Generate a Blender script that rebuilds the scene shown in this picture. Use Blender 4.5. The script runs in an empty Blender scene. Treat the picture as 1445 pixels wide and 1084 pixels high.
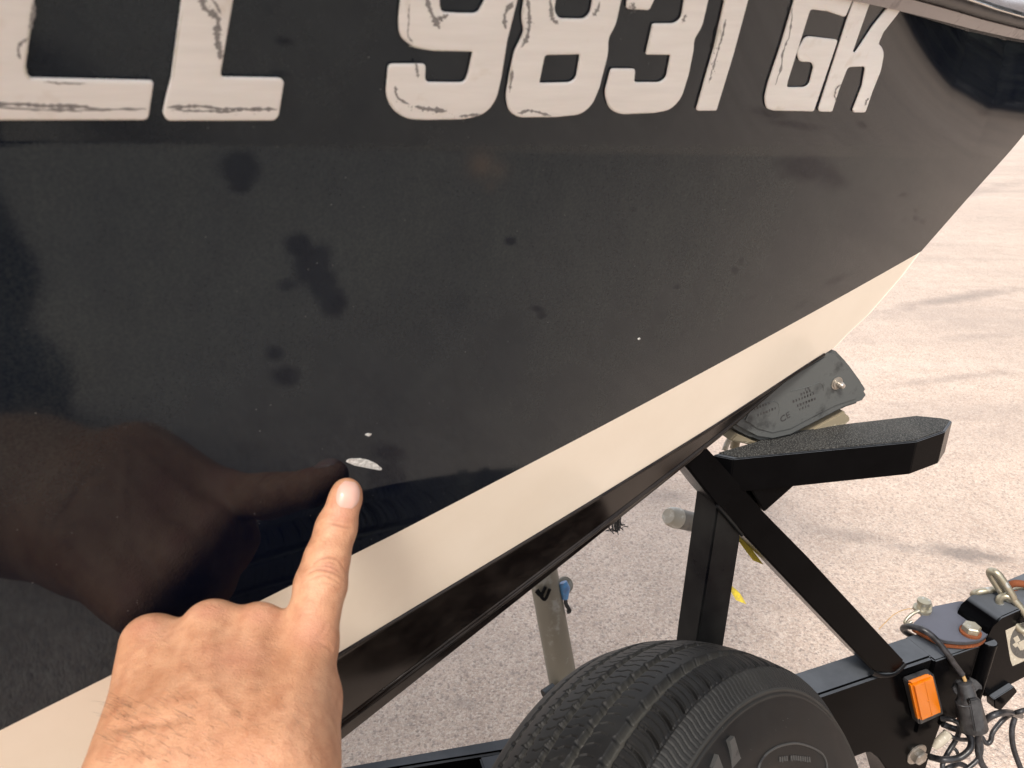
import bpy, bmesh, math, random
import numpy as np
from mathutils import Vector, Matrix, noise
random.seed(7); rng = np.random.default_rng(7)
scene = bpy.context.scene
COL = scene.collection
V = np.array
# ------------------------------------------------------------------ camera
F = 1060.0; W0, H0 = 1445.0, 1084.0
PITCH = math.radians(22); CAMH = 1.25
CAM = V([0, 0, CAMH]); FW = V([0, math.cos(PITCH), -math.sin(PITCH)])
UP = V([0, math.sin(PITCH), math.cos(PITCH)]); RT = V([1.0, 0, 0])
cd = bpy.data.cameras.new('camera'); cam = bpy.data.objects.new('camera', cd); COL.objects.link(cam)
cam.location = CAM; cam.rotation_euler = (math.radians(90) - PITCH, 0, 0)
cd.sensor_width = 36; cd.lens = 36 * F / W0; cd.clip_start = 0.01; cd.clip_end = 2000
cd.dof.use_dof = True; cd.dof.focus_distance = 0.82; cd.dof.aperture_fstop = 16
scene.camera = cam
# ------------------------------------------------------------------ world, sun, exposure
SUN_EL, SUN_AZ = math.radians(48), math.radians(200)     # azimuth from +Y clockwise
w = bpy.data.worlds.new('World'); scene.world = w; w.use_nodes = True
nt = w.node_tree; nt.nodes.clear()
sky = nt.nodes.new('ShaderNodeTexSky'); sky.sky_type = 'NISHITA'; sky.sun_disc = False
sky.sun_elevation = SUN_EL; sky.sun_rotation = SUN_AZ; sky.air_density = 1.0; sky.dust_density = 3.0
mx = nt.nodes.new('ShaderNodeMixRGB'); mx.inputs[0].default_value = 0.6
mx.inputs[2].default_value = (5.8, 5.65, 5.5, 1)                     # thin even overcast over the blue
bg = nt.nodes.new('ShaderNodeBackground'); bg.inputs[1].default_value = 0.13
ow = nt.nodes.new('ShaderNodeOutputWorld')
nt.links.new(sky.outputs[0], mx.inputs[1]); nt.links.new(mx.outputs[0], bg.inputs[0]); nt.links.new(bg.outputs[0], ow.inputs[0])
sd = bpy.data.lights.new('sun', 'SUN'); sd.energy = 1.5; sd.angle = math.radians(14); sd.color = (1, .93, .84)
so = bpy.data.objects.new('sun', sd); COL.objects.link(so)
sv = Vector((math.sin(SUN_AZ) * math.cos(SUN_EL), math.cos(SUN_AZ) * math.cos(SUN_EL), math.sin(SUN_EL)))
so.rotation_euler = sv.to_track_quat('Z', 'Y').to_euler(); so.location = (0, 0, 5)
vs = scene.view_settings; vs.view_transform = 'Standard'; vs.look = 'None'; vs.gamma = 1; vs.use_curve_mapping = False
vs.exposure = 1.3
# ------------------------------------------------------------------ helpers
def ray(x, y): return FW + RT * ((x - W0 / 2) / F) - UP * ((y - H0 / 2) / F)
def at(x, y, z): return CAM + z * ray(x, y)
def project(P):
    d = np.asarray(P) - CAM; z = d @ FW
    return W0 / 2 + F * (d @ RT) / z, H0 / 2 - F * (d @ UP) / z
def tag(o, label=None, cat=None, group=None, kind=None):
    if label: o['label'] = label
    if cat: o['category'] = cat
    if group: o['group'] = group
    if kind: o['kind'] = kind
    return o
def empty(name, loc, label, cat, group=None):
    o = bpy.data.objects.new(name, None); COL.objects.link(o); o.location = loc; o.empty_display_size = .05
    return tag(o, label, cat, group)
def link(name, me, mat, parent=None, smooth=False, label=None):
    o = bpy.data.objects.new(name, me); COL.objects.link(o)
    if mat is not None:
        for m in (mat if isinstance(mat, (list, tuple)) else [mat]): me.materials.append(m)
    if parent is not None:
        o.parent = parent
        loc = Vector(parent.location)
        q = parent.parent
        while q: loc += Vector(q.location); q = q.parent
        me.transform(Matrix.Translation(-loc))
    if smooth:
        me.polygons.foreach_set('use_smooth', [True] * len(me.polygons))
    if label: o['label'] = label
    me.update(); return o
def mesh(name, verts, faces):
    me = bpy.data.meshes.new(name); me.from_pydata([tuple(map(float, v)) for v in verts], [], [tuple(map(int, f)) for f in faces]); me.update(); return me
def fast_mesh(name, verts, quads):
    me = bpy.data.meshes.new(name); n = len(verts); q = np.asarray(quads, dtype=np.int32)
    me.vertices.add(n); me.vertices.foreach_set('co', np.asarray(verts, dtype=np.float32).ravel())
    me.loops.add(q.size); me.loops.foreach_set('vertex_index', q.ravel())
    me.polygons.add(len(q)); me.polygons.foreach_set('loop_start', np.arange(0, q.size, q.shape[1], dtype=np.int32))
    me.update(calc_edges=True); me.validate(); return me
def smooth_by_angle(me, deg=35):
    bm = bmesh.new(); bm.from_mesh(me)
    for f in bm.faces: f.smooth = True
    lim = math.radians(deg)
    for e in bm.edges:
        if len(e.link_faces) == 2 and e.calc_face_angle(0) > lim: e.smooth = False
    bm.to_mesh(me); bm.free()
def prism(name, near, far, mat, parent=None, bevel=.0015, label=None, seg=2):
    """closed solid between two matching outlines (lists of points)"""
    n = len(near); vs_ = list(near) + list(far)
    bm = bmesh.new(); bv = [bm.verts.new(v) for v in vs_]
    bm.faces.new(bv[:n]); bm.faces.new(bv[n:][::-1])
    for i in range(n):
        j = (i + 1) % n; bm.faces.new((bv[i], bv[n + i], bv[n + j], bv[j]))
    bmesh.ops.recalc_face_normals(bm, faces=bm.faces)
    if bevel > 0: bmesh.ops.bevel(bm, geom=bm.edges[:], offset=bevel, segments=seg, affect='EDGES', clamp_overlap=True)
    me = bpy.data.meshes.new(name); bm.to_mesh(me); bm.free(); smooth_by_angle(me, 40)
    return link(name, me, mat, parent, label=label)
def smooth_path(pts, n=8):
    P = [V(p, dtype=float) for p in pts]; P = [2 * P[0] - P[1]] + P + [2 * P[-1] - P[-2]]; out = []
    for i in range(1, len(P) - 2):
        for k in range(n):
            t = k / n; a, b, c, d = P[i - 1:i + 3]
            out.append(.5 * (2 * b + (c - a) * t + (2 * a - 5 * b + 4 * c - d) * t * t + (3 * b - a - 3 * c + d) * t ** 3))
    out.append(P[-2]); return out
def tube_geo(path, r, seg=12, ry=None, twist=0):
    path = [V(p) for p in path]; n = len(path); vs_, fs = [], []
    t0 = path[1] - path[0]; t0 = t0 / np.linalg.norm(t0)
    ref = V([0, 0, 1.]) if abs(t0[2]) < .9 else V([1., 0, 0]); nrm = np.cross(t0, ref); nrm /= np.linalg.norm(nrm)
    for i, p in enumerate(path):
        t = path[min(i + 1, n - 1)] - path[max(i - 1, 0)]; t = t / (np.linalg.norm(t) + 1e-12)
        nrm = nrm - t * (nrm @ t); nrm /= np.linalg.norm(nrm); b = np.cross(t, nrm)
        rr = r[i] if hasattr(r, '__len__') else r
        for k in range(seg):
            a = 2 * math.pi * k / seg; vs_.append(p + rr * (math.cos(a) * nrm + math.sin(a) * b))
    for i in range(n - 1):
        for k in range(seg):
            k2 = (k + 1) % seg; fs.append((i * seg + k, i * seg + k2, (i + 1) * seg + k2, (i + 1) * seg + k))
    fs.append(tuple(range(seg))[::-1]); fs.append(tuple((n - 1) * seg + k for k in range(seg)))
    return vs_, fs
def tube(name, path, r, mat, parent=None, seg=12, label=None):
    v, f = tube_geo(path, r, seg); me = mesh(name, v, f); smooth_by_angle(me, 50)
    bm = bmesh.new(); bm.from_mesh(me); bmesh.ops.recalc_face_normals(bm, faces=bm.faces); bm.to_mesh(me); bm.free()
    return link(name, me, mat, parent, label=label)
def lathe(name, c, axis, prof, mat, parent=None, seg=32, label=None, rot=0):
    """prof: list of (distance along axis, radius)"""
    axis = V(axis) / np.linalg.norm(axis); ref = V([0, 0, 1.]) if abs(axis[2]) < .9 else V([1., 0, 0])
    a = np.cross(axis, ref); a /= np.linalg.norm(a); b = np.cross(axis, a); vs_, fs = [], []
    for d, r in prof:
        for k in range(seg):
            t = 2 * math.pi * k / seg + rot; vs_.append(V(c) + axis * d + r * (math.cos(t) * a + math.sin(t) * b))
    for i in range(len(prof) - 1):
        for k in range(seg):
            k2 = (k + 1) % seg; fs.append((i * seg + k, i * seg + k2, (i + 1) * seg + k2, (i + 1) * seg + k))
    fs.append(tuple(range(seg))); fs.append(tuple((len(prof) - 1) * seg + k for k in range(seg)))
    bm = bmesh.new(); bv = [bm.verts.new(v) for v in vs_]
    for f in fs: bm.faces.new([bv[i] for i in f])
    bmesh.ops.recalc_face_normals(bm, faces=bm.faces); me = bpy.data.meshes.new(name); bm.to_mesh(me); bm.free(); smooth_by_angle(me, 35)
    return link(name, me, mat, parent, label=label)
def round_poly(pts, seg=6):
    """pts: (x, y[, r]) closed polygon, corners rounded with radius r"""
    out = []; n = len(pts)
    for i in range(n):
        p = V(pts[i][:2], dtype=float); r = pts[i][2] if len(pts[i]) > 2 else 0
        if r <= 0: out.append(p); continue
        a = V(pts[i - 1][:2], dtype=float) - p; b = V(pts[(i + 1) % n][:2], dtype=float) - p
        la, lb = np.linalg.norm(a), np.linalg.norm(b); d = min(r, la * .48, lb * .48); pa, pb = p + a / la * d, p + b / lb * d
        for k in range(seg + 1):
            t = k / seg; out.append((1 - t) ** 2 * pa + 2 * t * (1 - t) * p + t * t * pb)
    return out
# ------------------------------------------------------------------ materials
class NM:
    def __init__(s, name):
        s.m = bpy.data.materials.new(name); s.m.use_nodes = True; s.t = s.m.node_tree; s.b = s.t.nodes['Principled BSDF']
        s.tc = s.t.nodes.new('ShaderNodeTexCoord'); s.co = s.tc.outputs['Object']
    def n(s, typ, **k):
        x = s.t.nodes.new(typ)
        for a, v in k.items(): setattr(x, a, v)
        return x
    def L(s, a, b): s.t.links.new(a, b)
    def map(s, scale=(1, 1, 1), rot=(0, 0, 0)):
        m = s.n('ShaderNodeMapping'); m.inputs['Scale'].default_value = scale; m.inputs['Rotation'].default_value = rot; s.L(s.co, m.inputs[0]); return m.outputs[0]
    def noise(s, scale, detail=4, rough=.55, co=None, dist=0):
        x = s.n('ShaderNodeTexNoise'); x.inputs['Scale'].default_value = scale; x.inputs['Detail'].default_value = detail
        x.inputs['Roughness'].default_value = rough; x.inputs['Distortion'].default_value = dist; s.L(co or s.co, x.inputs['Vector']); return x.outputs['Fac']
    def voro(s, scale, co=None, feature='F1'):
        x = s.n('ShaderNodeTexVoronoi', feature=feature); x.inputs['Scale'].default_value = scale; s.L(co or s.co, x.inputs['Vector']); return x
    def ramp(s, fac, *stops):
        r = s.n('ShaderNodeValToRGB'); e = r.color_ramp.elements
        while len(e) < len(stops): e.new(.5)
        for i, (p, c) in enumerate(stops):
            e[i].position = p; e[i].color = (c, c, c, 1) if not hasattr(c, '__len__') else (*c, 1)
        s.L(fac, r.inputs[0]); return r.outputs[0]
    def mix(s, fac, a, b, mode='MIX'):
        x = s.n('ShaderNodeMixRGB', blend_type=mode)
        for i, v in ((0, fac), (1, a), (2, b)):
            if hasattr(v, 'links') or hasattr(v, 'is_output'): s.L(v, x.inputs[i])
            else: x.inputs[i].default_value = v if i == 0 else (*v, 1) if len(v) == 3 else v
        return x.outputs[0]
    def math(s, op, a, b=None):
        x = s.n('ShaderNodeMath', operation=op)
        for i, v in ((0, a), (1, b)):
            if v is None: continue
            if hasattr(v, 'is_output'): s.L(v, x.inputs[i])
            else: x.inputs[i].default_value = v
        return x.outputs[0]
    def bump(s, h, strength=.3, dist=.001, normal=None):
        x = s.n('ShaderNodeBump'); x.inputs['Strength'].default_value = strength; x.inputs['Distance'].default_value = dist
        s.L(h, x.inputs['Height'])
        if normal is not None: s.L(normal, x.inputs['Normal'])
        s.L(x.outputs[0], s.b.inputs['Normal']); return x.outputs[0]
    def set(s, k, v):
        i = s.b.inputs[k]
        if hasattr(v, 'is_output'): s.L(v, i)
        else: i.default_value = (*v, 1) if hasattr(v, '__len__') and len(v) == 3 and i.type == 'RGBA' else v
    def attr(s, name):
        x = s.n('ShaderNodeAttribute', attribute_name=name); return x.outputs['Fac']
def m_paint(name, col, rough=.35, dust=.04, dustcol=(.10, .095, .09), nscale=30, bump=.12, spec=.5, chips=0, sky_sheen=None):
    m = NM(name); nz = m.noise(nscale, 6, .65); fine = m.noise(400, 3)
    f = m.ramp(nz, (.35, 0.0), (.8, 1.0)); f2 = m.math('MULTIPLY', f, dust / .1)
    c = m.mix(f2, col, dustcol)
    if chips:
        ch = m.ramp(m.noise(55, 8, .7), (.70, 0.), (.73, 1.)); c = m.mix(m.math('MULTIPLY', ch, chips), c, (.22, .10, .05))
    rg = m.math('ADD', m.math('MULTIPLY', nz, .25), rough - .12)
    if sky_sheen:                                                     # sky sheen painted as pale blue-grey on level faces
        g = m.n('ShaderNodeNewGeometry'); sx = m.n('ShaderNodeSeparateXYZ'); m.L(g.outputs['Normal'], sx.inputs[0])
        k = m.math('MULTIPLY', m.ramp(sx.outputs[2], (.80, 0.), (.97, 1.)), m.ramp(m.noise(20, 6, .65), (.25, .65), (.7, 1.))); c = m.mix(k, c, sky_sheen); rg = m.math('ADD', rg, m.math('MULTIPLY', k, .25))
    m.set('Base Color', c); m.set('Roughness', rg); m.set('Specular IOR Level', spec)
    m.bump(m.math('ADD', nz, m.math('MULTIPLY', fine, .3)), bump, .0012); return m.m
M = {}
M['black_paint'] = m_paint('glossy_black_powder_coat', (.0012, .0012, .0015), .2, .015, (.012, .012, .013), 18, .06, .03, sky_sheen=(.105, .115, .13))
M['black_worn'] = m_paint('worn_black_steel', (.002, .002, .003), .3, .04, (.03, .032, .03), 14, .2, .08, sky_sheen=(.10, .11, .12))
M['hinge_paint'] = m_paint('grey_black_hinge_paint', (.012, .012, .015), .42, .2, (.04, .04, .045), 25, .2, .3, sky_sheen=(.095, .10, .125))
M['rubber'] = m_paint('aged_grey_rubber', (.034, .036, .036), .6, .4, (.085, .09, .088), 22, .3, .3)
M['plastic'] = m_paint('black_plastic', (.004, .004, .0045), .42, .2, (.04, .04, .042), 60, .12, .45)
M['cable'] = m_paint('black_cable_sheath', (.005, .005, .0055), .34, .12, (.04, .04, .045), 80, .15)
M['zinc'] = m_paint('zinc_plated_steel', (.50, .50, .47), .36, .5, (.36, .33, .25), 90, .25)
M['steel'] = m_paint('stainless_bolt_steel', (.55, .53, .50), .33, .3, (.35, .32, .28), 120, .2)
for k in ('zinc', 'steel'): M[k].node_tree.nodes['Principled BSDF'].inputs['Metallic'].default_value = .75
M['rust'] = m_paint('orange_rust', (.33, .095, .025), .8, .6, (.16, .05, .02), 150, .6, .2)
M['rust_pink'] = m_paint('rusty_washer_pink', (.34, .12, .08), .7, .6, (.2, .08, .05), 150, .5, .2)
M['cream_metal'] = m_paint('weathered_galvanised_bracket', (.46, .42, .31), .5, .5, (.26, .22, .15), 60, .4, .4, chips=.6)
M['grey_tube'] = m_paint('dull_aluminium_tube', (.27, .27, .245), .5, .5, (.19, .175, .14), 25, .15, .4)
M['pvc_grey'] = m_paint('grey_grip', (.07, .073, .072), .5, .4, (.2, .19, .17), 60, .3)
M['white_plastic'] = m_paint('white_plastic', (.72, .72, .68), .45, .3, (.5, .47, .4), 100, .15)
M['yellow'] = m_paint('yellow_webbing', (.72, .56, .015), .6, .3, (.5, .38, .05), 200, .3)
M['blue'] = m_paint('blue_plastic', (.07, .30, .62), .4, .2, (.1, .2, .4), 80, .1)
M['copper'] = m_paint('tan_wire', (.62, .38, .16), .5, .2, (.4, .25, .1), 80, .1)
M['sticker_white'] = m_paint('sticker_white', (.62, .59, .5), .5, .5, (.42, .38, .3), 200, .2)
M['sticker_black'] = m_paint('sticker_black', (.025, .027, .026), .45, .3, (.07, .07, .065), 200, .1)
M['chrome'] = m_paint('bright_rail_insert', (.78, .78, .76), .15, .1, (.5, .5, .5), 60, .1); M['chrome'].node_tree.nodes['Principled BSDF'].inputs['Metallic'].default_value = 1
# grip tape
m = NM('grip_tape_step'); v = m.voro(520); nz = m.noise(12, 5)
c = m.mix(m.ramp(v.outputs['Distance'], (.1, 1.), (.5, 0.)), (.012, .012, .012), (.13, .13, .12)); c = m.mix(m.math('MULTIPLY', m.ramp(nz, (.4, 0.), (.7, 1.)), .35), c, (.13, .125, .11))
m.set('Base Color', c); m.set('Roughness', .75); m.bump(v.outputs['Distance'], 1, .002); M['grip'] = m.m
# amber lens
m = NM('amber_lens'); m.set('Base Color', (.62, .16, .001)); m.set('Roughness', .16); m.set('Coat Weight', .15); m.set('Coat Roughness', .1); m.set('Specular IOR Level', .3)
gx = m.n('ShaderNodeTexWave', wave_type='BANDS', bands_direction='Z'); gx.inputs['Scale'].default_value = 180; m.L(m.co, gx.inputs[0])
m.set('Subsurface Weight', .1); m.b.inputs['Subsurface Radius'].default_value = (.02, .006, .001); m.b.inputs['Subsurface Scale'].default_value = .3; m.bump(gx.outputs['Fac'], .15, .0006); M['amber'] = m.m
# hull gelcoat: very dark navy under a film of dust, wiped or wet patches come from the 'smudge' attribute
m = NM('dark_navy_gelcoat'); sm = m.attr('smudge')
nz = m.noise(9, 6, .6); st = m.noise(40, 6, .7, m.map((1, 1, .35), (0, .5, 0))); fine = m.noise(260, 4, .7)
edge = m.math('ADD', sm, m.math('MULTIPLY', m.math('SUBTRACT', m.noise(110, 5, .6), .5), .55))
clean = m.ramp(edge, (.22, 0.), (.66, 1.))
dust = m.math('MULTIPLY', m.attr('grime'), m.math('MULTIPLY', m.math('ADD', m.math('MULTIPLY', m.ramp(nz, (.3, .35), (.75, 1.)), .8), m.math('MULTIPLY', m.ramp(st, (.4, 0.), (.7, 1.)), .35)), m.math('SUBTRACT', 1.0, m.math('MULTIPLY', clean, .95))))
sp = m.voro(210); spr = m.ramp(sp.outputs['Distance'], (.035, 1.), (.07, 0.))
spk = m.math('MULTIPLY', spr, m.ramp(m.noise(60, 2), (.55, 0.), (.62, .8)))
tiny = m.ramp(m.noise(700, 2, .6), (.35, .6), (.7, 1.25)); base = m.mix(m.math('MULTIPLY', m.math('MULTIPLY', dust, .32), tiny), (.0006, .0016, .0075), (.086, .096, .084)); base = m.mix(spk, base, (.22, .22, .21)); base = m.mix(m.math('MULTIPLY', m.attr('residue'), .09), base, (.30, .17, .08))
m.set('Base Color', base); m.set('Roughness', m.math('ADD', .03, m.math('MULTIPLY', dust, .09))); m.set('Specular IOR Level', m.math('SUBTRACT', m.math('SUBTRACT', .46, m.math('MULTIPLY', dust, .16)), m.math('MULTIPLY', clean, .17))); m.set('IOR', 1.5); m.set('Specular Tint', (.72, .90, 1.0))
m.bump(m.math('ADD', m.noise(5, 2), m.math('MULTIPLY', fine, .015)), .05, .002); M['navy'] = m.m
m = NM('cream_gelcoat'); nz = m.noise(14, 6, .6)
c = m.mix(m.ramp(nz, (.3, 0.), (.8, 1.)), (.88, .79, .66), (.83, .735, .60)); spk = m.ramp(m.voro(160).outputs['Distance'], (.02, 1.), (.04, 0.))
c = m.mix(m.math('MULTIPLY', spk, m.ramp(m.noise(50, 2), (.6, 0.), (.65, .6))), c, (.3, .2, .1)); m.set('Base Color', c)
m.set('Roughness', .16); m.bump(m.noise(6, 2), .04, .002); M['cream'] = m.m
m = NM('dark_brown_bottom_gelcoat'); nz = m.noise(30, 7, .65); c = m.mix(m.ramp(nz, (.4, 0.), (.8, 1.)), (.006, .004, .0035), (.03, .024, .02))
m.set('Base Color', c); m.set('Roughness', m.math('ADD', .08, m.math('MULTIPLY', nz, .1))); m.set('Specular IOR Level', .28); m.bump(m.noise(8, 3), .08, .002); M['bottom'] = m.m
M['lip'] = m_paint('dusty_mauve_gelcoat_lip', (.12, .105, .108), .22, .5, (.2, .18, .18), 40, .08)  # bright ground reflection painted in as an even mauve-grey colour
# registration letters
m = NM('cream_domed_vinyl'); h = m.noise(300, 4, .6, m.map((.08, .08, 1))); nz = m.noise(50, 5)
c = m.mix(m.ramp(h, (.35, 0.), (.7, 1.)), (.83, .81, .77), (.77, .75, .71)); c = m.mix(m.ramp(nz, (.62, 0.), (.72, .3)), c, (.52, .44, .33))
ds = m.ramp(m.voro(130).outputs['Distance'], (.03, 1.), (.09, 0.)); c = m.mix(m.math('MULTIPLY', ds, m.ramp(m.noise(35, 2), (.62, 0.), (.66, .7))), c, (.25, .2, .2))
m.set('Base Color', c); m.set('Roughness', .34); m.bump(h, .15, .0004); m.set('Subsurface Weight', .08); m.b.inputs['Subsurface Scale'].default_value = .004; M['letter'] = m.m
m = NM('grey_letter_rim'); c = m.mix(m.noise(200, 4), (.50, .52, .47), (.66, .62, .5)); m.set('Base Color', c); m.set('Roughness', .3); M['rim'] = m.m
M['wear'] = m_paint('peeled_grey_adhesive', (.12, .125, .13), .6, .6, (.27, .26, .25), 500, .5, .3)
M['chip'] = m_paint('white_gelcoat_chip', (.86, .87, .85), .5, .15, (.42, .43, .40), 500, .5, .3)
# tyre
m = NM('tyre_rubber'); dst = m.attr('dust'); nz = m.noise(25, 6, .65); f = m.noise(900, 3)
k = m.math('ADD', m.math('MULTIPLY', dst, .75), m.math('MULTIPLY', m.ramp(nz, (.4, 0.), (.75, 1.)), .16))
c = m.mix(k, (.0034, .0034, .0038), (.060, .059, .053)); ds = m.ramp(m.voro(260).outputs['Distance'], (.04, 1.), (.075, 0.))
c = m.mix(m.math('MULTIPLY', ds, m.ramp(m.noise(50, 2), (.56, 0.), (.6, .9))), c, (.3, .29, .27))
m.set('Base Color', c); m.set('Roughness', m.math('ADD', .5, m.math('MULTIPLY', nz, .2))); m.set('Specular IOR Level', .35); m.bump(m.math('ADD', nz, m.math('MULTIPLY', f, .25)), .18, .0008); M['tyre'] = m.m
# skin
m = NM('tanned_skin'); big = m.noise(28, 4, .55); mid = m.noise(120, 4, .6); por = m.voro(1100); cr = m.noise(420, 5, .65, m.map((1, 1.6, .6), (.3, 0, .5)))
rd = m.attr('red')
c = m.mix(m.ramp(big, (.35, 0.), (.7, 1.)), (.52, .26, .145), (.62, .35, .215)); c = m.mix(m.math('MULTIPLY', m.ramp(mid, (.42, 0.), (.7, 1.)), .5), c, (.34, .13, .065))
c = m.mix(rd, c, (.54, .245, .175)); c = m.mix(m.attr('crease'), c, (.25, .085, .045))
m.set('Base Color', c); m.set('Roughness', .48); m.set('Subsurface Weight', .22); m.b.inputs['Subsurface Radius'].default_value = (.9, .35, .18); m.b.inputs['Subsurface Scale'].default_value = .006
m.set('Specular IOR Level', .4); m.bump(m.math('ADD', m.math('MULTIPLY', por.outputs['Distance'], .35), m.math('ADD', cr, m.math('MULTIPLY', mid, 1.0))), .5, .0010); M['skin'] = m.m
m = NM('fingernail'); m.set('Base Color', (.62, .39, .32)); m.set('Roughness', .38); m.set('Subsurface Weight', .2); m.b.inputs['Subsurface Scale'].default_value = .003; m.set('Coat Weight', .2); M['nail'] = m.m
# ground
m = NM('weathered_pinkish_asphalt'); a = m.voro(190); b2 = m.voro(420); big = m.noise(.9, 6, .6); midn = m.noise(9, 6, .65)
streak = m.noise(1.3, 6, .6, m.map((.18, 1.6, 1), (0, 0, .12)), .6)
peb = m.n('ShaderNodeSeparateColor'); m.L(a.outputs['Color'], peb.inputs[0])
c = m.mix(m.ramp(midn, (.3, 0.), (.72, 1.)), (.48, .36, .28), (.65, .505, .405))
c = m.mix(m.math('MULTIPLY', m.ramp(peb.outputs[0], (.45, 0.), (.95, 1.)), .55), c, (.80, .69, .58))
c = m.mix(m.math('MULTIPLY', m.ramp(peb.outputs[1], (.72, 0.), (.95, 1.)), .6), c, (.20, .16, .14))
c = m.mix(m.math('MULTIPLY', m.ramp(b2.outputs['Distance'], (.3, 0.), (.7, 1.)), .35), c, (.17, .13, .11))
c = m.mix(m.math('MULTIPLY', m.ramp(big, (.33, 1.), (.55, 0.)), .28), c, (.27, .22, .185))
c = m.mix(m.math('MULTIPLY', m.ramp(streak, (.34, 1.), (.46, 0.)), .30), c, (.26, .215, .185))
c = m.mix(m.ramp(streak, (.55, 0.), (.8, .35)), c, (.62, .54, .48))
def stain(c, x, y, ang, a, b, amt, col, nsc=14):
    mp = m.n('ShaderNodeMapping', vector_type='TEXTURE'); mp.inputs['Location'].default_value = (x, y, 0); mp.inputs['Rotation'].default_value = (0, 0, ang); mp.inputs['Scale'].default_value = (a, b, 1); m.L(m.co, mp.inputs[0])
    ln = m.n('ShaderNodeVectorMath', operation='LENGTH'); m.L(mp.outputs[0], ln.inputs[0]); d = m.math('ADD', ln.outputs['Value'], m.math('MULTIPLY', m.math('SUBTRACT', m.noise(nsc, 6, .7), .5), 1.9))
    return m.mix(m.math('MULTIPLY', m.ramp(d, (.25, 1.), (1.0, 0.)), amt), c, col)
def gpt(x, y): r = ray(x, y); return CAM + r * (CAM[2] / -r[2])
for (xa, ya, xb, yb, wd_, amt) in ((1225, 442, 1470, 402, .10, .55), (1215, 548, 1470, 520, .05, .35), (1115, 742, 1300, 772, .05, .4), (1270, 768, 1460, 796, .055, .75), (880, 700, 990, 700, .06, .35), (1330, 830, 1460, 850, .06, .45), (620, 985, 690, 1000, .02, .3), (1240, 300, 1470, 250, .25, .3), (1300, 480, 1460, 470, .07, .25)):
    A1, B1 = gpt(xa, ya), gpt(xb, yb); mid = (A1 + B1) / 2; dd_ = B1 - A1
    c = stain(c, mid[0], mid[1], math.atan2(dd_[1], dd_[0]), np.hypot(*dd_[:2]) / 2, wd_, amt, (.15, .125, .11), 5 if wd_ > .08 else 13)
m.set('Base Color', c); m.set('Roughness', .62); m.set('Specular IOR Level', .5)
m.bump(m.math('ADD', m.ramp(a.outputs['Distance'], (.1, 1.), (.6, 0.)), m.math('MULTIPLY', b2.outputs['Distance'], -.5)), .7, .003); M['ground'] = m.m
# ------------------------------------------------------------------ ground
me = mesh('ground', [(-300, -300, 0), (300, -300, 0), (300, 300, 0), (-300, 300, 0)], [(0, 1, 2, 3)])
tag(link('ground', me, M['ground']), kind='structure')
# ------------------------------------------------------------------ hull surface
HA = math.radians(54); HU = V([math.sin(HA), math.cos(HA), 0]); HH = V([math.cos(HA), -math.sin(HA), 0])
D0 = .45; T1 = math.tan(math.radians(15)); KB, S1 = .045, .3
_p = CAM + D0 * ray(490, 673); Z0 = _p[2]; Q0 = _p @ HH
S_CREASE_END = .80
def zk(s): return ZK[0] + ZK[1] * s
ZK = (10, 0)
def qsurf(s, z):
    q = Q0 - KB * np.maximum(0, s - S1) ** 2 + T1 * (z - Z0)
    up = np.maximum(0, z - zk(s)); fade = np.clip((S_CREASE_END - s) / .45, 0, 1)
    q = q + .30 * fade * up - 1.8 * up ** 2 * np.clip((s - .35) / .35, 0, 1)      # upper panel flares a little more aft, rolls upright at the bow
    return q
def hullpt(x, y):
    r = ray(x, y)
    def g(t):
        X = CAM + t * r; return X @ HH - qsurf(X @ HU, X[2])
    hi = .05
    while g(hi) > 0 and hi < 5: hi += .01
    lo = hi - .01
    for _ in range(40):
        md = (lo + hi) / 2
        if g(md) > 0: lo = md
        else: hi = md
    return CAM + hi * r
def sz(x, y): X = hullpt(x, y); return X @ HU, X[2]
def S3(s, z, off=0.0):
    P = HU * s + HH * qsurf(s, z) + V([0, 0, z])
    if off:
        e = 1e-3; a = (HU * e + HH * (qsurf(s + e, z) - qsurf(s, z))); b = (HH * (qsurf(s, z + e) - qsurf(s, z)) + V([0, 0, e]))
        n = np.cross(a, b); n /= np.linalg.norm(n)
        if n @ HH < 0: n = -n
        P = P + n * off
    return P
a0, a1 = sz(100, 205), sz(1200, 222)
ZK = (a0[1] - (a1[1] - a0[1]) / (a1[0] - a0[0]) * a0[0], (a1[1] - a0[1]) / (a1[0] - a0[0]))
def curve_from(px):
    q = sorted(sz(*p) for p in px); xs = V([a for a, _ in q]); ys = V([b for _, b in q])
    def f(s):
        s = np.asarray(s, dtype=float); y = np.interp(s, xs, ys)
        y = np.where(s < xs[0], ys[0] + (ys[1] - ys[0]) / (xs[1] - xs[0]) * .3 * (np.exp(np.minimum(0, s - xs[0]) / .3) - 1), y)
        return np.where(s > xs[-1], ys[-1] + (s - xs[-1]) * (ys[-1] - ys[-2]) / (xs[-1] - xs[-2]), y)
    return f
c_sheer = curve_from([(1271, 16), (1444, 56)])
c_st = curve_from([(0, 1031), (60, 1001), (560, 752), (852, 600), (1300, 355)])
c_sb = curve_from([(240, 1070), (475, 925), (860, 692), (1009, 600), (1140, 514), (1180, 489)])
c_bb = curve_from([(465, 1064), (878, 735), (1030, 612), (1130, 526), (1184, 486)])
stem = sorted([(z, s) for s, z in (sz(*p) for p in [(1180, 489), (1199, 469), (1228, 442), (1274, 389), (1298, 357), (1362, 284), (1444, 191), (1500, 128), (1555, 66)])])
SZ, SS = V([a for a, _ in stem]), V([b for _, b in stem])
def s_stem(z):
    return np.interp(z, SZ, SS) + np.where(z > SZ[-1], (z - SZ[-1]) * (SS[-1] - SS[-2]) / (SZ[-1] - SZ[-2]), 0)
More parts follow.
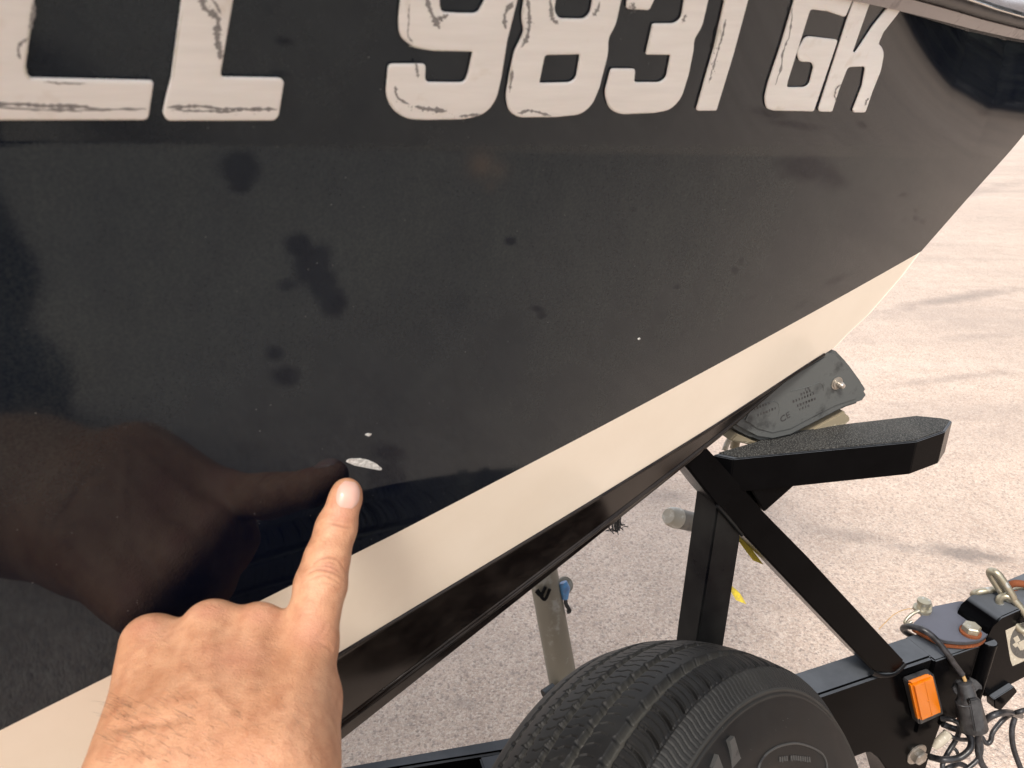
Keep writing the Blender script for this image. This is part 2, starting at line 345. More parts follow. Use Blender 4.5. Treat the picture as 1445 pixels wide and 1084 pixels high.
NOSE = hullpt(1180, 489); STOP = hullpt(1444, 191)
_d = STOP - NOSE; print('centre yaw', math.degrees(math.atan2(_d[0], _d[1])), 'nose', NOSE, 'stem top', STOP)
CDIR = V([_d[0], _d[1], 0]) / math.hypot(_d[0], _d[1]); CN = V([CDIR[1], -CDIR[0], 0])      # centre plane of the boat
def mirror(P, end=None):
    P = np.asarray(P); e = NOSE if P.ndim < 3 else P[:, -1:, :]
    d = np.maximum((P - e) @ CN, 0); return P - 2 * d[..., None] * CN
def row(fz, smin=-1.6, n=260):
    """samples of a level curve from aft to the stem"""
    s_hi = 1.2; lo, hi = 0.0, 1.4
    for _ in range(50):
        md = (lo + hi) / 2
        if md < s_stem(fz(md)): lo = md
        else: hi = md
    t = np.linspace(0, 1, n); s = smin + (lo - smin) * (1 - (1 - t) ** 1.0)
    return s, fz(s)
def panel(fa, fb, nv, n=260, bow=0.0):
    V_, Sx, Zx = [], [], []
    for j in range(nv + 1):
        t = j / nv; s, z = row(lambda q: (1 - t) * fa(q) + t * fb(q), n=n); P = S3v(s, z); V_.append(P); Sx.append(s); Zx.append(z)
    return np.array(V_), np.array(Sx), np.array(Zx)
def S3v(s, z): return HU[None] * s[:, None] + HH[None] * qsurf(s, z)[:, None] + np.stack([0 * z, 0 * z, z], 1)
def grid_mesh(name, G):
    nv, n = G.shape[:2]; idx = np.arange(nv * n).reshape(nv, n)
    q = np.stack([idx[:-1, :-1], idx[:-1, 1:], idx[1:, 1:], idx[1:, :-1]], -1).reshape(-1, 4)
    return G.reshape(-1, 3), q
def two_sided(name, G, mat, parent, att=None):
    v, q = grid_mesh(name, G); v2 = mirror(G).reshape(-1, 3); q2 = q[:, ::-1] + len(v)
    vs_, qs = [v, v2], [q, q2]
    nv, n = G.shape[:2]; idx = np.arange(nv * n).reshape(nv, n)[:, -1]                     # close the stem
    qs.append(np.stack([idx[:-1], idx[:-1] + len(v), idx[1:] + len(v), idx[1:]], -1))
    me = fast_mesh(name, np.vstack(vs_), np.vstack(qs))
    if att is not None:
        for k, a in att.items():
            at_ = me.attributes.new(k, 'FLOAT', 'POINT'); at_.data.foreach_set('value', np.concatenate([a.ravel(), np.zeros(len(v2))]).astype(np.float32))
    return link(name, me, mat, parent, smooth=True)
boat = empty('motor_boat', NOSE, 'dark navy boat hull with cream stripe and raised cream registration characters', 'boat')
# wiped / wet patches, given where they lie on the hull
spots = [(340, 240, 26, 26, 0, 1), (337, 262, 20, 12, 0, .8), (424, 347, 20, 16, .3, 1), (440, 372, 24, 30, .7, 1), (452, 395, 20, 34, -.45, 1), (470, 425, 18, 22, 0, 1), (404, 402, 15, 11, 0, .7),
         (388, 498, 15, 11, 0, .8), (404, 531, 20, 14, 0, .9), (720, 340, 9, 7, 0, .8), (758, 436, 10, 5, .3, .8), (764, 446, 6, 4, 0, .8), (1140, 238, 40, 18, .1, .9), (1172, 252, 26, 18, .2, .7), (1108, 246, 16, 10, 0, .5),
         (1216, 176, 8, 5, .4, .9), (1275, 275, 6, 3, -.3, .9), (1293, 297, 4, 3, 0, .9), (1292, 308, 4, 4, 0, .9), (1276, 311, 4, 3, -.6, .9), (1302, 313, 4, 4, 0, .8), (1036, 381, 5, 5, 0, .8), (1046, 368, 4, 6, .4, .6), (955, 405, 5, 3, 0, .8),
         (548, 640, 26, 16, 0, .8), (545, 672, 28, 20, 0, 1), (1085, 160, 26, 7, .2, .9), (1120, 176, 40, 6, .15, .8), (895, 296, 8, 5, 0, .5), (400, 58, 16, 6, .2, .8), (395, 104, 18, 5, .2, .8), (1385, 160, 10, 6, 0, .6), (560, 585, 12, 6, 0, .3), (640, 770, 14, 8, 0, .4),
         (1060, 420, 12, 4, -.5, .5), (965, 470, 14, 5, -.5, .4), (1180, 395, 22, 6, -.45, .6), (1130, 430, 14, 6, -.5, .5)]
def px_of(G):
    d = G - CAM; z = d @ FW; return np.where(z > .05, W0 / 2 + F * (d @ RT) / z, -9999), np.where(z > .05, H0 / 2 - F * (d @ UP) / z, -9999)
def smudge(G, spots=spots):
    x, y = px_of(G); a = np.zeros(x.shape)
    for cx, cy, rx, ry, rot, st in spots:
        dx, dy = x - cx, y - cy; u = (dx * math.cos(rot) + dy * math.sin(rot)) / rx; v_ = (-dx * math.sin(rot) + dy * math.cos(rot)) / ry
        a = np.maximum(a, st * np.exp(-(u * u + v_ * v_) * .75))
    return a
def film_map(G):
    x, y = px_of(G); f = lambda v: np.clip(v, 0, 1) ** 2 * (3 - 2 * np.clip(v, 0, 1))
    lo = f((y + .52 * x - 560) / 420); lo *= f((900 - x) / 500)              # film weaker low down towards the stern
    return np.where(x < -5000, .3, (1 - .88 * lo) * (.75 + .3 * f((x - 300) / 900)) * np.where(y < 205, .50, 1))  # fainter above the crease, stronger towards the bow
def dense_row(fz, n): return row(fz, n=n)
def panel_dense(fa, fb, nv, ns):
    """aft part coarse, visible part fine"""
    R_ = []
    for j in range(nv + 1):
        t = j / nv; fz = lambda q: (1 - t) * fa(q) + t * fb(q)
        s, z = row(fz, n=3); send = s[-1]; sf = np.concatenate([np.linspace(-1.6, -.15, 30)[:-1], np.linspace(-.15, send, ns)]); R_.append(S3v(sf, fz(sf)))
    return np.array(R_)
GT = panel_dense(c_st, c_sheer, 260, 520)
topside = two_sided('topside', GT, M['navy'], boat, {'smudge': smudge(GT), 'grime': film_map(GT), 'residue': smudge(GT, [(680, 232, 16, 16, .1, 1), (700, 240, 14, 14, 0, .6), (692, 262, 8, 8, 0, .4)])})  # the tan patch is a brownish reflection put into the hull colour
GS = panel_dense(c_sb, c_st, 24, 160); two_sided('stripe', GS, M['cream'], boat)
# black line, chine band and strake: small steps proud of each other
def inset(G, k):     # shift a grid towards the boat's centre by k(t)
    nv = G.shape[0]; out = G.copy()
    for j in range(nv): out[j] -= HH * k(j / (nv - 1))
    return out
GB = panel_dense(c_bb, c_sb, 30, 160)
GB = inset(GB, lambda t: .004 * (1 - math.exp(-(1 - t) * 40)) if t < .999 else 0.0)
two_sided('hull_bottom_band', GB, M['bottom'], boat)
# underside to the keel
GU = []
for j in range(9):
    t = j / 8; base = GB[0]; d = np.maximum((base - base[-1]) @ CN, 0); P = base - (d * t * .999)[:, None] * CN + V([0, 0, 1]) * (.012 * t); GU.append(P)
GU = np.array(GU)[::-1]; v, q = grid_mesh('x', GU); me = fast_mesh('hull_underside', np.vstack([v, mirror(GU).reshape(-1, 3)]), np.vstack([q, q[:, ::-1] + len(v)])); link('hull_underside', me, M['bottom'], boat, smooth=True)
# spray strake bead along the band
sv_ = np.linspace(-1.3, row(c_bb, n=3)[0][-1] - .02, 120)
def band(s, t): return (1 - t) * c_bb(s) + t * c_sb(s)
for t_, r_, nm in ((.16, .0022, 'spray_strake'), (.21, .0014, 'spray_strake')):
    taper = np.clip((sv_[-1] - sv_) / .15, .25, 1)
    tube(nm, [S3(s, float(band(s, t_)), -.004) for s in sv_], list(r_ * taper), M['bottom'], boat, seg=8)
tube('boot_line', [S3(s, float(c_sb(s)), .0002) for s in sv_], .0019, M['bottom'], boat, seg=8)
# knife-thin black joint at the bow between stripe and topside is left to the gelcoat step; rub rail
s_end = row(c_sheer, n=3)[0][-1]
rs = np.linspace(-1.5, s_end, 140)
def rail_sweep(name, prof, mat):
    G = []
    for dq, dz in prof:
        G.append(np.array([HU * s + HH * (qsurf(s, float(c_sheer(s))) + dq) + V([0, 0, float(c_sheer(s)) + dz]) for s in rs]))
    G = np.array(G); v, q = grid_mesh(name, G); n = len(v); qs = [q, q[:, ::-1] + n]
    idx = np.arange(n).reshape(G.shape[:2])[:, -1]; qs.append(np.stack([idx[:-1], idx[:-1] + n, idx[1:] + n, idx[1:]], -1))
    me = fast_mesh(name, np.vstack([v, mirror(G).reshape(-1, 3)]), np.vstack(qs)); smooth_by_angle(me, 40); return link(name, me, mat, boat)
rail_sweep('hull_lip', [(0, 0), (.004, -.001), (.006, .001), (.009, .0058), (.008, .0070)], M['lip'])
rail_sweep('rub_rail', [(.008, .0070), (.013, .0068), (.0155, .0085), (.0165, .0115), (.0165, .0150), (.0155, .0170), (.011, .0185), (.004, .0190)], M['plastic'])
rail_sweep('rail_insert', [(.0155, .0122), (.0178, .0125), (.0182, .0133), (.0178, .0141), (.0155, .0144)], M['chrome'])
rail_sweep('deck_edge', [(.004, .0190), (.002, .024), (-.004, .034), (-.02, .040), (-.20, .046), (-.45, .048)], M['lip'])
# ------------------------------------------------------------------ registration characters
def chars_to_surface(name, outline, holes, base=.0002, thick=.0004, bev=.0024, mat='letter', parent=None):
    cu = bpy.data.curves.new(name, 'CURVE'); cu.dimensions = '2D'; cu.fill_mode = 'BOTH'; cu.extrude = thick / 2; cu.bevel_depth = bev * .5; cu.bevel_resolution = 3; cu.offset = -bev * .5
    for poly in [outline] + holes:
        pts = [sz(*p) for p in round_poly(poly)]; sp_ = cu.splines.new('POLY'); sp_.points.add(len(pts) - 1); sp_.use_cyclic_u = True
        for i, (a, b) in enumerate(pts): sp_.points[i].co = (a, b, 0, 1)
    o = bpy.data.objects.new(name, cu); COL.objects.link(o); dg = bpy.context.evaluated_depsgraph_get()
    me = bpy.data.meshes.new_from_object(o.evaluated_get(dg)); COL.objects.unlink(o); bpy.data.objects.remove(o)
    bm = bmesh.new(); bm.from_mesh(me); bmesh.ops.remove_doubles(bm, verts=bm.verts, dist=1e-6)
    bmesh.ops.triangulate(bm, faces=[f for f in bm.faces if len(f.verts) > 4])
    zmin = min(v.co.z for v in bm.verts)
    for v in bm.verts: v.co = Vector(S3(v.co.x, v.co.y, base + (v.co.z - zmin) * .55))
    bmesh.ops.recalc_face_normals(bm, faces=bm.faces); bm.to_mesh(me); bm.free(); smooth_by_angle(me, 50); me.name = name
    return link(name, me, M[mat], parent)
LET = {
 'C': ([(-95, 120, 40), (-82, -150, 30), (252, -150, 12), (243, -92, 8), (75, -92, 25), (62, -92, 8), (47, 0), (35, 95, 14), (40, 107, 6), (216, 111, 7), (208, 167, 8), (-60, 167, 40)], []),
 'L': ([(272, -130, 8), (254, 0), (240, 106), (231, 141, 5), (228, 158, 6), (235, 168, 5), (386, 168, 6), (392, 161, 4), (399.5, 113, 6), (394, 107.5, 6), (310, 106, 6), (311, 95), (327, 0), (348, -130, 8)], []),
 '9': ([(546, 88, 8), (599, 88, 6), (598, 114, 8), (654, 114.5, 8), (659, 100), (665, 71, 3), (610, 70), (583, 66, 14), (562, 50, 14), (560, 28, 10), (563, -2), (577, -88, 40), (748, -88, 40), (727.7, 0), (714, 55), (706, 106), (699, 138, 14), (684, 158, 16), (657, 166.5, 14), (600, 167.5), (571, 166, 14), (551, 152, 12), (542.5, 132, 10)], [[(626, -42, 8), (618, 2, 6), (621, 15, 7), (645, 16.5), (672, 17, 8), (682, -2), (690, -42, 8)]]),
 '8': ([(746, -68, 30), (737, 0, 14), (733.5, 22, 10), (737.5, 42, 6), (732, 55, 6), (724, 70, 8), (717, 103), (711.5, 136, 10), (716, 155, 10), (729, 164, 8), (783, 163.6), (818, 160, 12), (834, 146, 10), (844, 122), (856.5, 73, 10), (856.5, 52, 8), (867, 33, 8), (875, -4), (888, -86, 30), (760, -86, 30)], [[(788, -38, 7), (780, 12, 6), (786, 24, 6), (823, 25, 7), (831, 16, 6), (840, -38, 7)], [(767, 76, 4), (816.5, 75, 4), (811, 108, 6), (803, 114.6, 6), (759, 115.5, 4)]]),
 '3': ([(860, 95, 5), (894.5, 95.5, 4), (893, 114.6, 4), (929.7, 114.6, 8), (938, 108, 6), (944, 76, 3), (909, 75.6, 3), (919, 31.6, 4), (950, 31.6, 8), (959, 24, 6), (963, 0), (969, -37, 4), (928, -38, 4), (921, -2), (914, 13, 4), (881.5, 11, 4), (884, -20), (896, -84, 25), (1012, -84, 30), (997, 0), (989, 35, 8), (977.5, 54, 8), (977, 68, 6), (970, 103), (960, 136, 10), (944, 154, 12), (920, 158), (873, 160, 10), (857, 152, 10), (851, 130, 8)], []),
 '1': ([(1020, 0), (1006, 63), (980.5, 153, 4), (983, 155, 2), (1009, 154.8, 3), (1033, 75), (1054, -4), (1069, -70, 4), (1040, -70, 4), (1002, -28, 4), (1003, -4, 4), (1016, -4)], []),
 'G': ([(1122, -12, 5), (1118, 0), (1100, 61.5), (1081.6, 116), (1076.5, 137, 9), (1079, 152, 8), (1090, 155), (1146, 156.3, 3), (1160, 115), (1180, 55, 4), (1135, 49.5, 7), (1122, 72, 10), (1125, 86, 6), (1142, 86.5, 6), (1146, 93, 6), (1140, 117, 5), (1134, 122, 5), (1108, 122, 4), (1110, 112), (1136, 28, 6), (1141, 12, 4), (1165, 15), (1190, 23.5, 4), (1206, -14, 6), (1130, -28, 10)], []),
 'K': ([(1210, -22, 5), (1193, 26.6), (1152.5, 153, 3), (1154, 156.5, 2), (1172, 157, 3), (1182, 125), (1194, 94, 5), (1219, 93, 5), (1214.5, 120), (1201, 155, 3), (1203, 158, 2), (1219, 158, 3), (1229, 128), (1241, 98, 6), (1245, 75, 8), (1242.5, 66, 5), (1237, 61, 5), (1244, 45), (1262, 22), (1275, 4, 3), (1258, 0, 4), (1230, 35), (1205, 73, 3), (1201, 72, 2), (1214, 34), (1233, -20, 5)], []),
}
objs = {}
for ch, (o_, h_) in LET.items():
    nm = 'registration_digit' if ch in '9831' else 'registration_letter'
    objs[ch] = chars_to_surface(nm, o_, h_, parent=boat); objs[ch]['label'] = 'cream raised character %s with worn edges' % ch
    # paler weathered rim just outside the domed face
# worn lines on the characters (peeled film edges)
def ribbon(pts, wd, parent, off=.0018, jit=1.2, mat='wear', name='worn_edge'):
    P = [V(p, dtype=float) for p in smooth_path([V([*p, 0.]) for p in pts], 7)]
    L_, R_ = [], []
    for i, p in enumerate(P):
        t = P[min(i + 1, len(P) - 1)] - P[max(i - 1, 0)]; t = t / (np.linalg.norm(t) + 1e-9); n = V([-t[1], t[0], 0])
        ww = wd * 1.6 * (.45 + 1.1 * rng.random() ** 2) * (1 if 1 < i < len(P) - 2 else .3); c = p + n * rng.normal() * jit * .4
        a, b = c + n * ww / 2, c - n * ww / 2; L_.append(S3(*sz(a[0], a[1]), off)); R_.append(S3(*sz(b[0], b[1]), off))
    n = len(P); me = mesh(name, L_ + R_, [(i, i + 1, n + i + 1, n + i) for i in range(n - 1)]); return link(name, me, M[mat], parent)
ribbon([(283, -20), (283, -4), (286, 8), (296, 15), (305, 22), (305, 32), (304, 50), (308, 68), (309, 80)], 6, objs['L'])
ribbon([(300, -18), (297, -6), (303, 4), (310, 18)], 2, objs['L'])
ribbon([(234, 148), (262, 147), (285, 146.5), (310, 150), (335, 151), (360, 151), (390, 151)], 3.2, objs['L'])
ribbon([(240, 152), (275, 153), (310, 154), (335, 153)], 2.2, objs['L'])
ribbon([(-20, 143), (30, 143), (60, 146), (100, 146), (135, 149)], 3.4, objs['C'])
ribbon([(-20, 147), (40, 150), (100, 152), (150, 151), (205, 150)], 2, objs['C'])
ribbon([(38, 50), (27, 58), (24, 68), (27, 80)], 3, objs['C']); ribbon([(47, 0), (45, 15), (42, 30), (41, 38)], 4, objs['C'])
ribbon([(60, 112), (85, 114), (120, 114)], 1.6, objs['C'])
ribbon([(599, -10), (602, 6), (607, 18), (612, 27), (617, 38)], 5, objs['9']); ribbon([(630, 18), (622, 22), (615, 26)], 4, objs['9'])
ribbon([(555, 118), (557, 130), (563, 138), (576, 145)], 2.5, objs['9']); ribbon([(583, 147), (595, 150), (608, 152), (628, 154)], 4.5, objs['9']); ribbon([(585, 85), (586, 95), (587, 107)], 2.5, objs['9'])
ribbon([(722, 0), (712, 12), (709, 25), (711, 38)], 4, objs['9']); ribbon([(645, 161), (660, 160), (675, 159)], 2, objs['9'])
ribbon([(575, 3), (574, 25), (573, 45), (580, 58)], 1.4, objs['9'])
ribbon([(741, -5), (744, 15), (744, 34), (741, 50), (733, 64)], 4, objs['8']); ribbon([(774, -5), (775, 12), (777, 24), (785, 31)], 3.5, objs['8']); ribbon([(843, 0), (840, 12), (834, 20)], 3.5, objs['8'])
ribbon([(720, 95), (719, 110), (716, 128)], 2, objs['8']); ribbon([(728, 157), (742, 154), (756, 156), (775, 161)], 2.5, objs['8'])
ribbon([(965, 18), (962, 24), (960, 30)], 2.5, objs['3']); ribbon([(887, 2), (892, 8), (890, 11)], 3, objs['3'])
ribbon([(1021, 25), (1016, 50), (1009, 72), (1003, 95), (997, 115)], 1.5, objs['1'])
ribbon([(1115, 10), (1111, 45), (1102, 70), (1100, 90), (1091, 118)], 1.5, objs['G']); ribbon([(1184, 117), (1178, 123), (1175, 133), (1177, 142)], 1.3, objs['K']); ribbon([(1223, 137), (1220, 142), (1218, 148)], 2, objs['K'])
for k_, pts, w_ in (('9', [(570, -5), (567, 20), (568, 45), (580, 60)], 5), ('9', [(560, 95), (553, 115), (550, 140), (560, 156)], 4), ('8', [(739, 3), (738, 22), (740, 40), (735, 55)], 4.5), ('8', [(721, 90), (717, 112), (716, 140), (722, 155)], 3), ('3', [(863, 100), (857, 120), (857, 145), (868, 155)], 2.6),
                    ('3', [(921, 34), (916, 55), (913, 72)], 2.6), ('1', [(1018, 20), (1008, 60), (997, 105), (987, 145)], 3.4), ('G', [(1117, 20), (1103, 66), (1088, 112), (1083, 140)], 4), ('L', [(256, 10), (248, 60), (243, 105), (236, 140)], 3), ('C', [(43, 5), (38, 50), (33, 92), (42, 112)], 5),
                    ('C', [(-20, 163.5), (60, 163.5), (140, 163.5), (205, 163.5)], 3), ('L', [(238, 164.5), (300, 164.5), (382, 164.5)], 3), ('9', [(575, 62), (610, 66.5), (655, 67)], 3)):
    ribbon(pts, w_ * .6, objs[k_], off=.00168, jit=.3, mat='rim', name='clear_rim')
for k_, pts in (('L', [(284, 0), (298, 14), (305, 40), (309, 75)]), ('9', [(600, 0), (607, 18), (616, 36)]), ('8', [(743, 5), (744, 34), (736, 58)]), ('L', [(240, 152), (300, 153), (370, 152)]), ('C', [(0, 148), (80, 151), (190, 151)]), ('9', [(560, 140), (600, 153), (650, 161)]), ('1', [(1014, 50), (1000, 105)]), ('3', [(887, 4), (890, 10)])):
    P_ = smooth_path([V([*p, 0.]) for p in pts], 6); vv_, ff_ = [], []
    for _ in range(26):
        c_ = P_[rng.integers(len(P_))][:2] + rng.normal(size=2) * 2.6; r_ = .3 + .7 * rng.random(); n_ = len(vv_); a0_ = rng.random() * 6
        vv_ += [S3(*sz(c_[0] + r_ * math.cos(a0_ + q * 1.257) * (.6 + rng.random() * .6), c_[1] + r_ * math.sin(a0_ + q * 1.257)), .00185) for q in range(5)]; ff_.append(tuple(range(n_, n_ + 5)))
    link('worn_edge', mesh('worn_edge', vv_, ff_), M['wear'], objs[k_])
# gelcoat chips at the fingertip
def flat_on_hull(name, poly, off, th, mat, parent):
    P = round_poly(poly, 4); return prism(name, [S3(*sz(*p), off + th) for p in P], [S3(*sz(*p), off) for p in P], mat, parent, bevel=.0001)
flat_on_hull('gelcoat_chip', [(487, 651, 3), (492, 647, 3), (508, 646.5), (520, 649), (531, 654, 4), (539, 661, 2), (537.5, 663.5, 2), (520, 660.5), (500, 656.5)], .0001, .0003, M['chip'], boat)
flat_on_hull('gelcoat_chip', [(514, 613, 1), (519, 611, 1), (525, 612, 1), (520, 616, 1)], .0001, .0002, M['chip'], boat)
flat_on_hull('gelcoat_chip', [(899, 478, 1), (902, 476, 1), (904, 478, 1), (901, 480, 1)], .0001, .0002, M['chip'], boat)
# ------------------------------------------------------------------ trailer frame of reference
TY = math.radians(69); E1 = V([math.sin(TY), math.cos(TY), 0]); E2 = V([math.cos(TY), -math.sin(TY), 0]); TO = V([NOSE[0], NOSE[1], 0])
def LA(x, y, lat):
    r = ray(x, y); t = (lat - (CAM - TO) @ E2) / (r @ E2); return CAM + t * r
def SZL(x, y, lat): P = LA(x, y, lat); return (P - TO) @ E1, P[2]
def HZ(x, y, z):
    r = ray(x, y); return CAM + r * ((z - CAM[2]) / r[2])
def TP(s, l, z): return TO + E1 * s + E2 * l + V([0, 0, z])
def lat_prism(name, px, l0, l1, mat, parent, bevel=.0015, label=None):
    sz_ = [SZL(x, y, l0) for x, y in px]; return prism(name, [TP(s, l0, z) for s, z in sz_], [TP(s, l1, z) for s, z in sz_], mat, parent, bevel, label)
def box(name, s0, s1, l0, l1, z0, z1, mat, parent, bevel=.002, label=None):
    o = [(s0, z0), (s1, z0), (s1, z1), (s0, z1)]; return prism(name, [TP(s, l0, z) for s, z in o], [TP(s, l1, z) for s, z in o], mat, parent, bevel, label)
LB = .022                                                          # half width of the tongue
A_, B_ = LA(1163, 986, LB), LA(1320, 920, LB); ZT = (A_[2] + B_[2]) / 2; ZBOT = SZL(1204, 1071, LB)[1]
sB = SZL(1320, 921, LB)[0]
print('tongue', A_, B_, 'ztop', ZT, 'zbot', ZBOT, 'depth', (B_ - CAM) @ FW)
trailer = empty('boat_trailer', (TO[0], TO[1], 0), 'black powder coated boat trailer tongue with winch stand, step and spare tyre under the bow', 'boat trailer')
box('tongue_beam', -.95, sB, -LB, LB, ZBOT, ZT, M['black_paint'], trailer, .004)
# winch post: leaning tube whose outlines are read on its near face
PL = .021
lat_prism('winch_post', [(1013, 712), (1046, 757), (1021, 915), (990, 1120), (955, 1120), (983, 908)], PL, -PL + .004, M['black_worn'], trailer, .002)
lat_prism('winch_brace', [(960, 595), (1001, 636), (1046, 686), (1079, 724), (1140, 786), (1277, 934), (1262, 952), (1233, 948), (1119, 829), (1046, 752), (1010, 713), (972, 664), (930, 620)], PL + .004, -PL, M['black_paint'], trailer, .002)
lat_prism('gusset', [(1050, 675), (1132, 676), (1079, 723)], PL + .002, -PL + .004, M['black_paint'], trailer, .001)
# weld beads
tube('weld_bead', [TP(*(lambda q: (q[0], PL + .003, q[1]))(SZL(*p, PL + .003))) for p in smooth_path([V([1230., 949, 0]), V([1243, 953, 0]), V([1262, 950, 0]), V([1277, 936, 0])], 4) for p in [p[:2]]], .0035, M['black_worn'], trailer, 8)
tube('weld_bead', [LA(*p, PL + .004) for p in [(1012, 714), (1024, 727), (1036, 741), (1047, 755)]], .002, M['black_worn'], trailer, 8)
# step platform with grip tape
LP = .040
zp = (SZL(1035, 649, LP)[1] + SZL(1294, 623, LP)[1]) / 2
top = [HZ(*p, zp) for p in [(1035, 648), (1294, 623), (1334, 609), (1344, 594), (1331, 591.5), (1295, 588), (1192, 600), (1110, 612), (1006, 642)]]
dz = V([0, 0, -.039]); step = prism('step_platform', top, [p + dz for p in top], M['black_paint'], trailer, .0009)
step.data.polygons.foreach_set('use_smooth', [False] * len(step.data.polygons)); cen = sum(top) / len(top); tp2 = [cen + (p - cen) * .965 + V([0, 0, .0006]) for p in top]; prism('grip_tape', [p + V([0, 0, .0012]) for p in tp2], tp2, M['grip'], step, .0003)
# bow stop
SL0 = .004; SL1 = -.085
blk_px = [(1130, 512), (1150, 500), (1168, 491), (1181, 494), (1200, 514), (1221, 543), (1228, 556), (1218, 570), (1193, 578), (1170, 590), (1145, 603), (1116, 618), (1089, 624.5), (1066, 621), (1038, 607), (1020, 590), (1040, 570), (1080, 545)]
bow = lat_prism('bow_stop', blk_px, SL0, SL1, M['rubber'], trailer, .005)
face = [(1135, 520), (1165, 503), (1178, 510), (1198, 531), (1214, 553), (1208, 564), (1180, 573), (1150, 588), (1116, 606), (1090, 612), (1068, 606), (1050, 594), (1060, 575), (1090, 550)]
lat_prism('stop_cheek', face, SL0 + .0014, SL0 - .002, M['rubber'], bow, .0012)
lat_prism('stop_bracket', [(1040, 612), (1066, 624), (1090, 628), (1116, 621), (1150, 604), (1193, 580), (1194, 586), (1200, 588), (1200, 594), (1195, 599), (1150, 617), (1104, 632), (1066, 630), (1030, 622)], SL0 - .006, SL1 + .006, M['cream_metal'], trailer, .0015)
tube('bracket_loop', smooth_path([at(1037, 612, .93), at(1031, 618, .93), at(1026, 626, .93), at(1022, 636, .93)], 4), .0035, M['white_plastic'], trailer, 8)
tube('bracket_loop', smooth_path([at(1041, 615, .94), at(1038, 624, .94), at(1036, 634, .94)], 4), .006, M['cream_metal'], trailer, 8)
cb = LA(1179, 540, SL0); r1 = 8 / F * ((cb - CAM) @ FW)
lathe('stop_bolt', cb + E2 * .0015, E2, [(0, r1 * 1.15), (.001, r1 * 1.2), (.0012, r1 * .95), (.0025, r1 * .95), (.003, r1 * .55), (.0045, r1 * .62), (.006, r1 * .52), (.0075, r1 * .6), (.009, r1 * .5), (.010, r1 * .4)], M['steel'], bow, 20)
def letter_text(txt, px, lat, hpx, rot, mat, parent, th=.0004, name='embossed_mark', shear=0):
    cu = bpy.data.curves.new(name, 'FONT'); cu.body = txt; cu.size = 1; cu.extrude = .5; cu.align_x = 'CENTER'; cu.align_y = 'CENTER'; cu.shear = shear
    o = bpy.data.objects.new(name, cu); COL.objects.link(o); me = bpy.data.meshes.new_from_object(o.evaluated_get(bpy.context.evaluated_depsgraph_get())); bpy.data.objects.remove(o)
    c = LA(*px, lat); k = hpx / F * ((c - CAM) @ FW) / .7; cr, sr = math.cos(rot), math.sin(rot); U_ = E1 * cr + V([0, 0, 1.]) * sr; Vv = -E1 * sr + V([0, 0, 1.]) * cr
    for v in me.vertices: v.co = Vector(c + U_ * v.co.x * k + Vv * v.co.y * k + E2 * (v.co.z * th))
    me.name = name; return link(name, me, mat, parent)
letter_text('CE', (1108, 589), SL0 + .0015, 10, .42, M['plastic'], bow)
for (x, y, wd_, n_) in ((1078, 572, 26, 1), (1085, 580, 30, 1), (1140, 553, 18, 1), (1137, 560, 34, 1), (1140, 567, 28, 1), (1138, 574, 18, 1), (1142, 548, 10, 1)):
    for k in range(int(wd_ / 4)):
        q = V([x + (k - wd_ / 8) * 4, y - (k - wd_ / 8) * 1.6]); ln = 1.0 + rng.random() * 1.5
        lat_prism('embossed_mark', [(q[0] - ln * .6, q[1] - 1.6), (q[0] + ln * .5, q[1] - 2.0), (q[0] + ln * .6, q[1] + 1.2), (q[0] - ln * .5, q[1] + 1.6)], SL0 + .0017, SL0, M['plastic'], bow, 0)
tube('embossed_frame', [LA(*p, SL0 + .0014) for p in [(1116, 552), (1140, 546), (1156, 540), (1161, 543), (1162, 551)]], .0005, M['rubber'], bow, 6)
tube('embossed_frame', [LA(*p, SL0 + .0014) for p in [(1080, 570), (1092, 566), (1098, 569), (1100, 578), (1098, 586)]], .0005, M['rubber'], bow, 6)
# marker light on the tongue
lt = [(1287.5, 968), (1319, 955.5), (1331, 1006), (1299, 1020)]
base_ = lat_prism('marker_light', [(1284, 965), (1319, 952), (1333, 1008), (1298, 1024)], LB + .013, LB - .001, M['plastic'], trailer, .002)
lat_prism('amber_lens', lt, LB + .022, LB + .011, M['amber'], base_, .0035)
lat_prism('lens_rib', [(1305, 963), (1306.5, 962.4), (1317, 1010), (1315.5, 1011)], LB + .0226, LB + .0215, M['amber'], base_, .0003)
cl = LA(1310, 989, LB + .0218); lathe('lens_screw', cl, E2, [(0, .0016), (.0008, .0014), (.0011, .0005)], M['amber'], base_, 10)
# hanging gusset plate with bolt
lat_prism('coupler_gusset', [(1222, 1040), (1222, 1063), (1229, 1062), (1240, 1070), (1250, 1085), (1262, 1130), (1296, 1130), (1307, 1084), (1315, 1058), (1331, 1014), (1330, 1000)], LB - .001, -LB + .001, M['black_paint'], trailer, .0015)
cb = LA(1293, 1064, LB - .001); k = ((cb - CAM) @ FW) / F
wsh = lathe('tongue_bolt', cb, E2, [(0, 17 * k), (.0015, 17 * k), (.002, 16 * k)], M['steel'], trailer, 32)
lathe('bolt_head', cb + E2 * .0021, E2, [(0, 11.5 * k), (.007, 11.5 * k), (.0085, 9.8 * k)], M['steel'], wsh, 6, rot=.35)
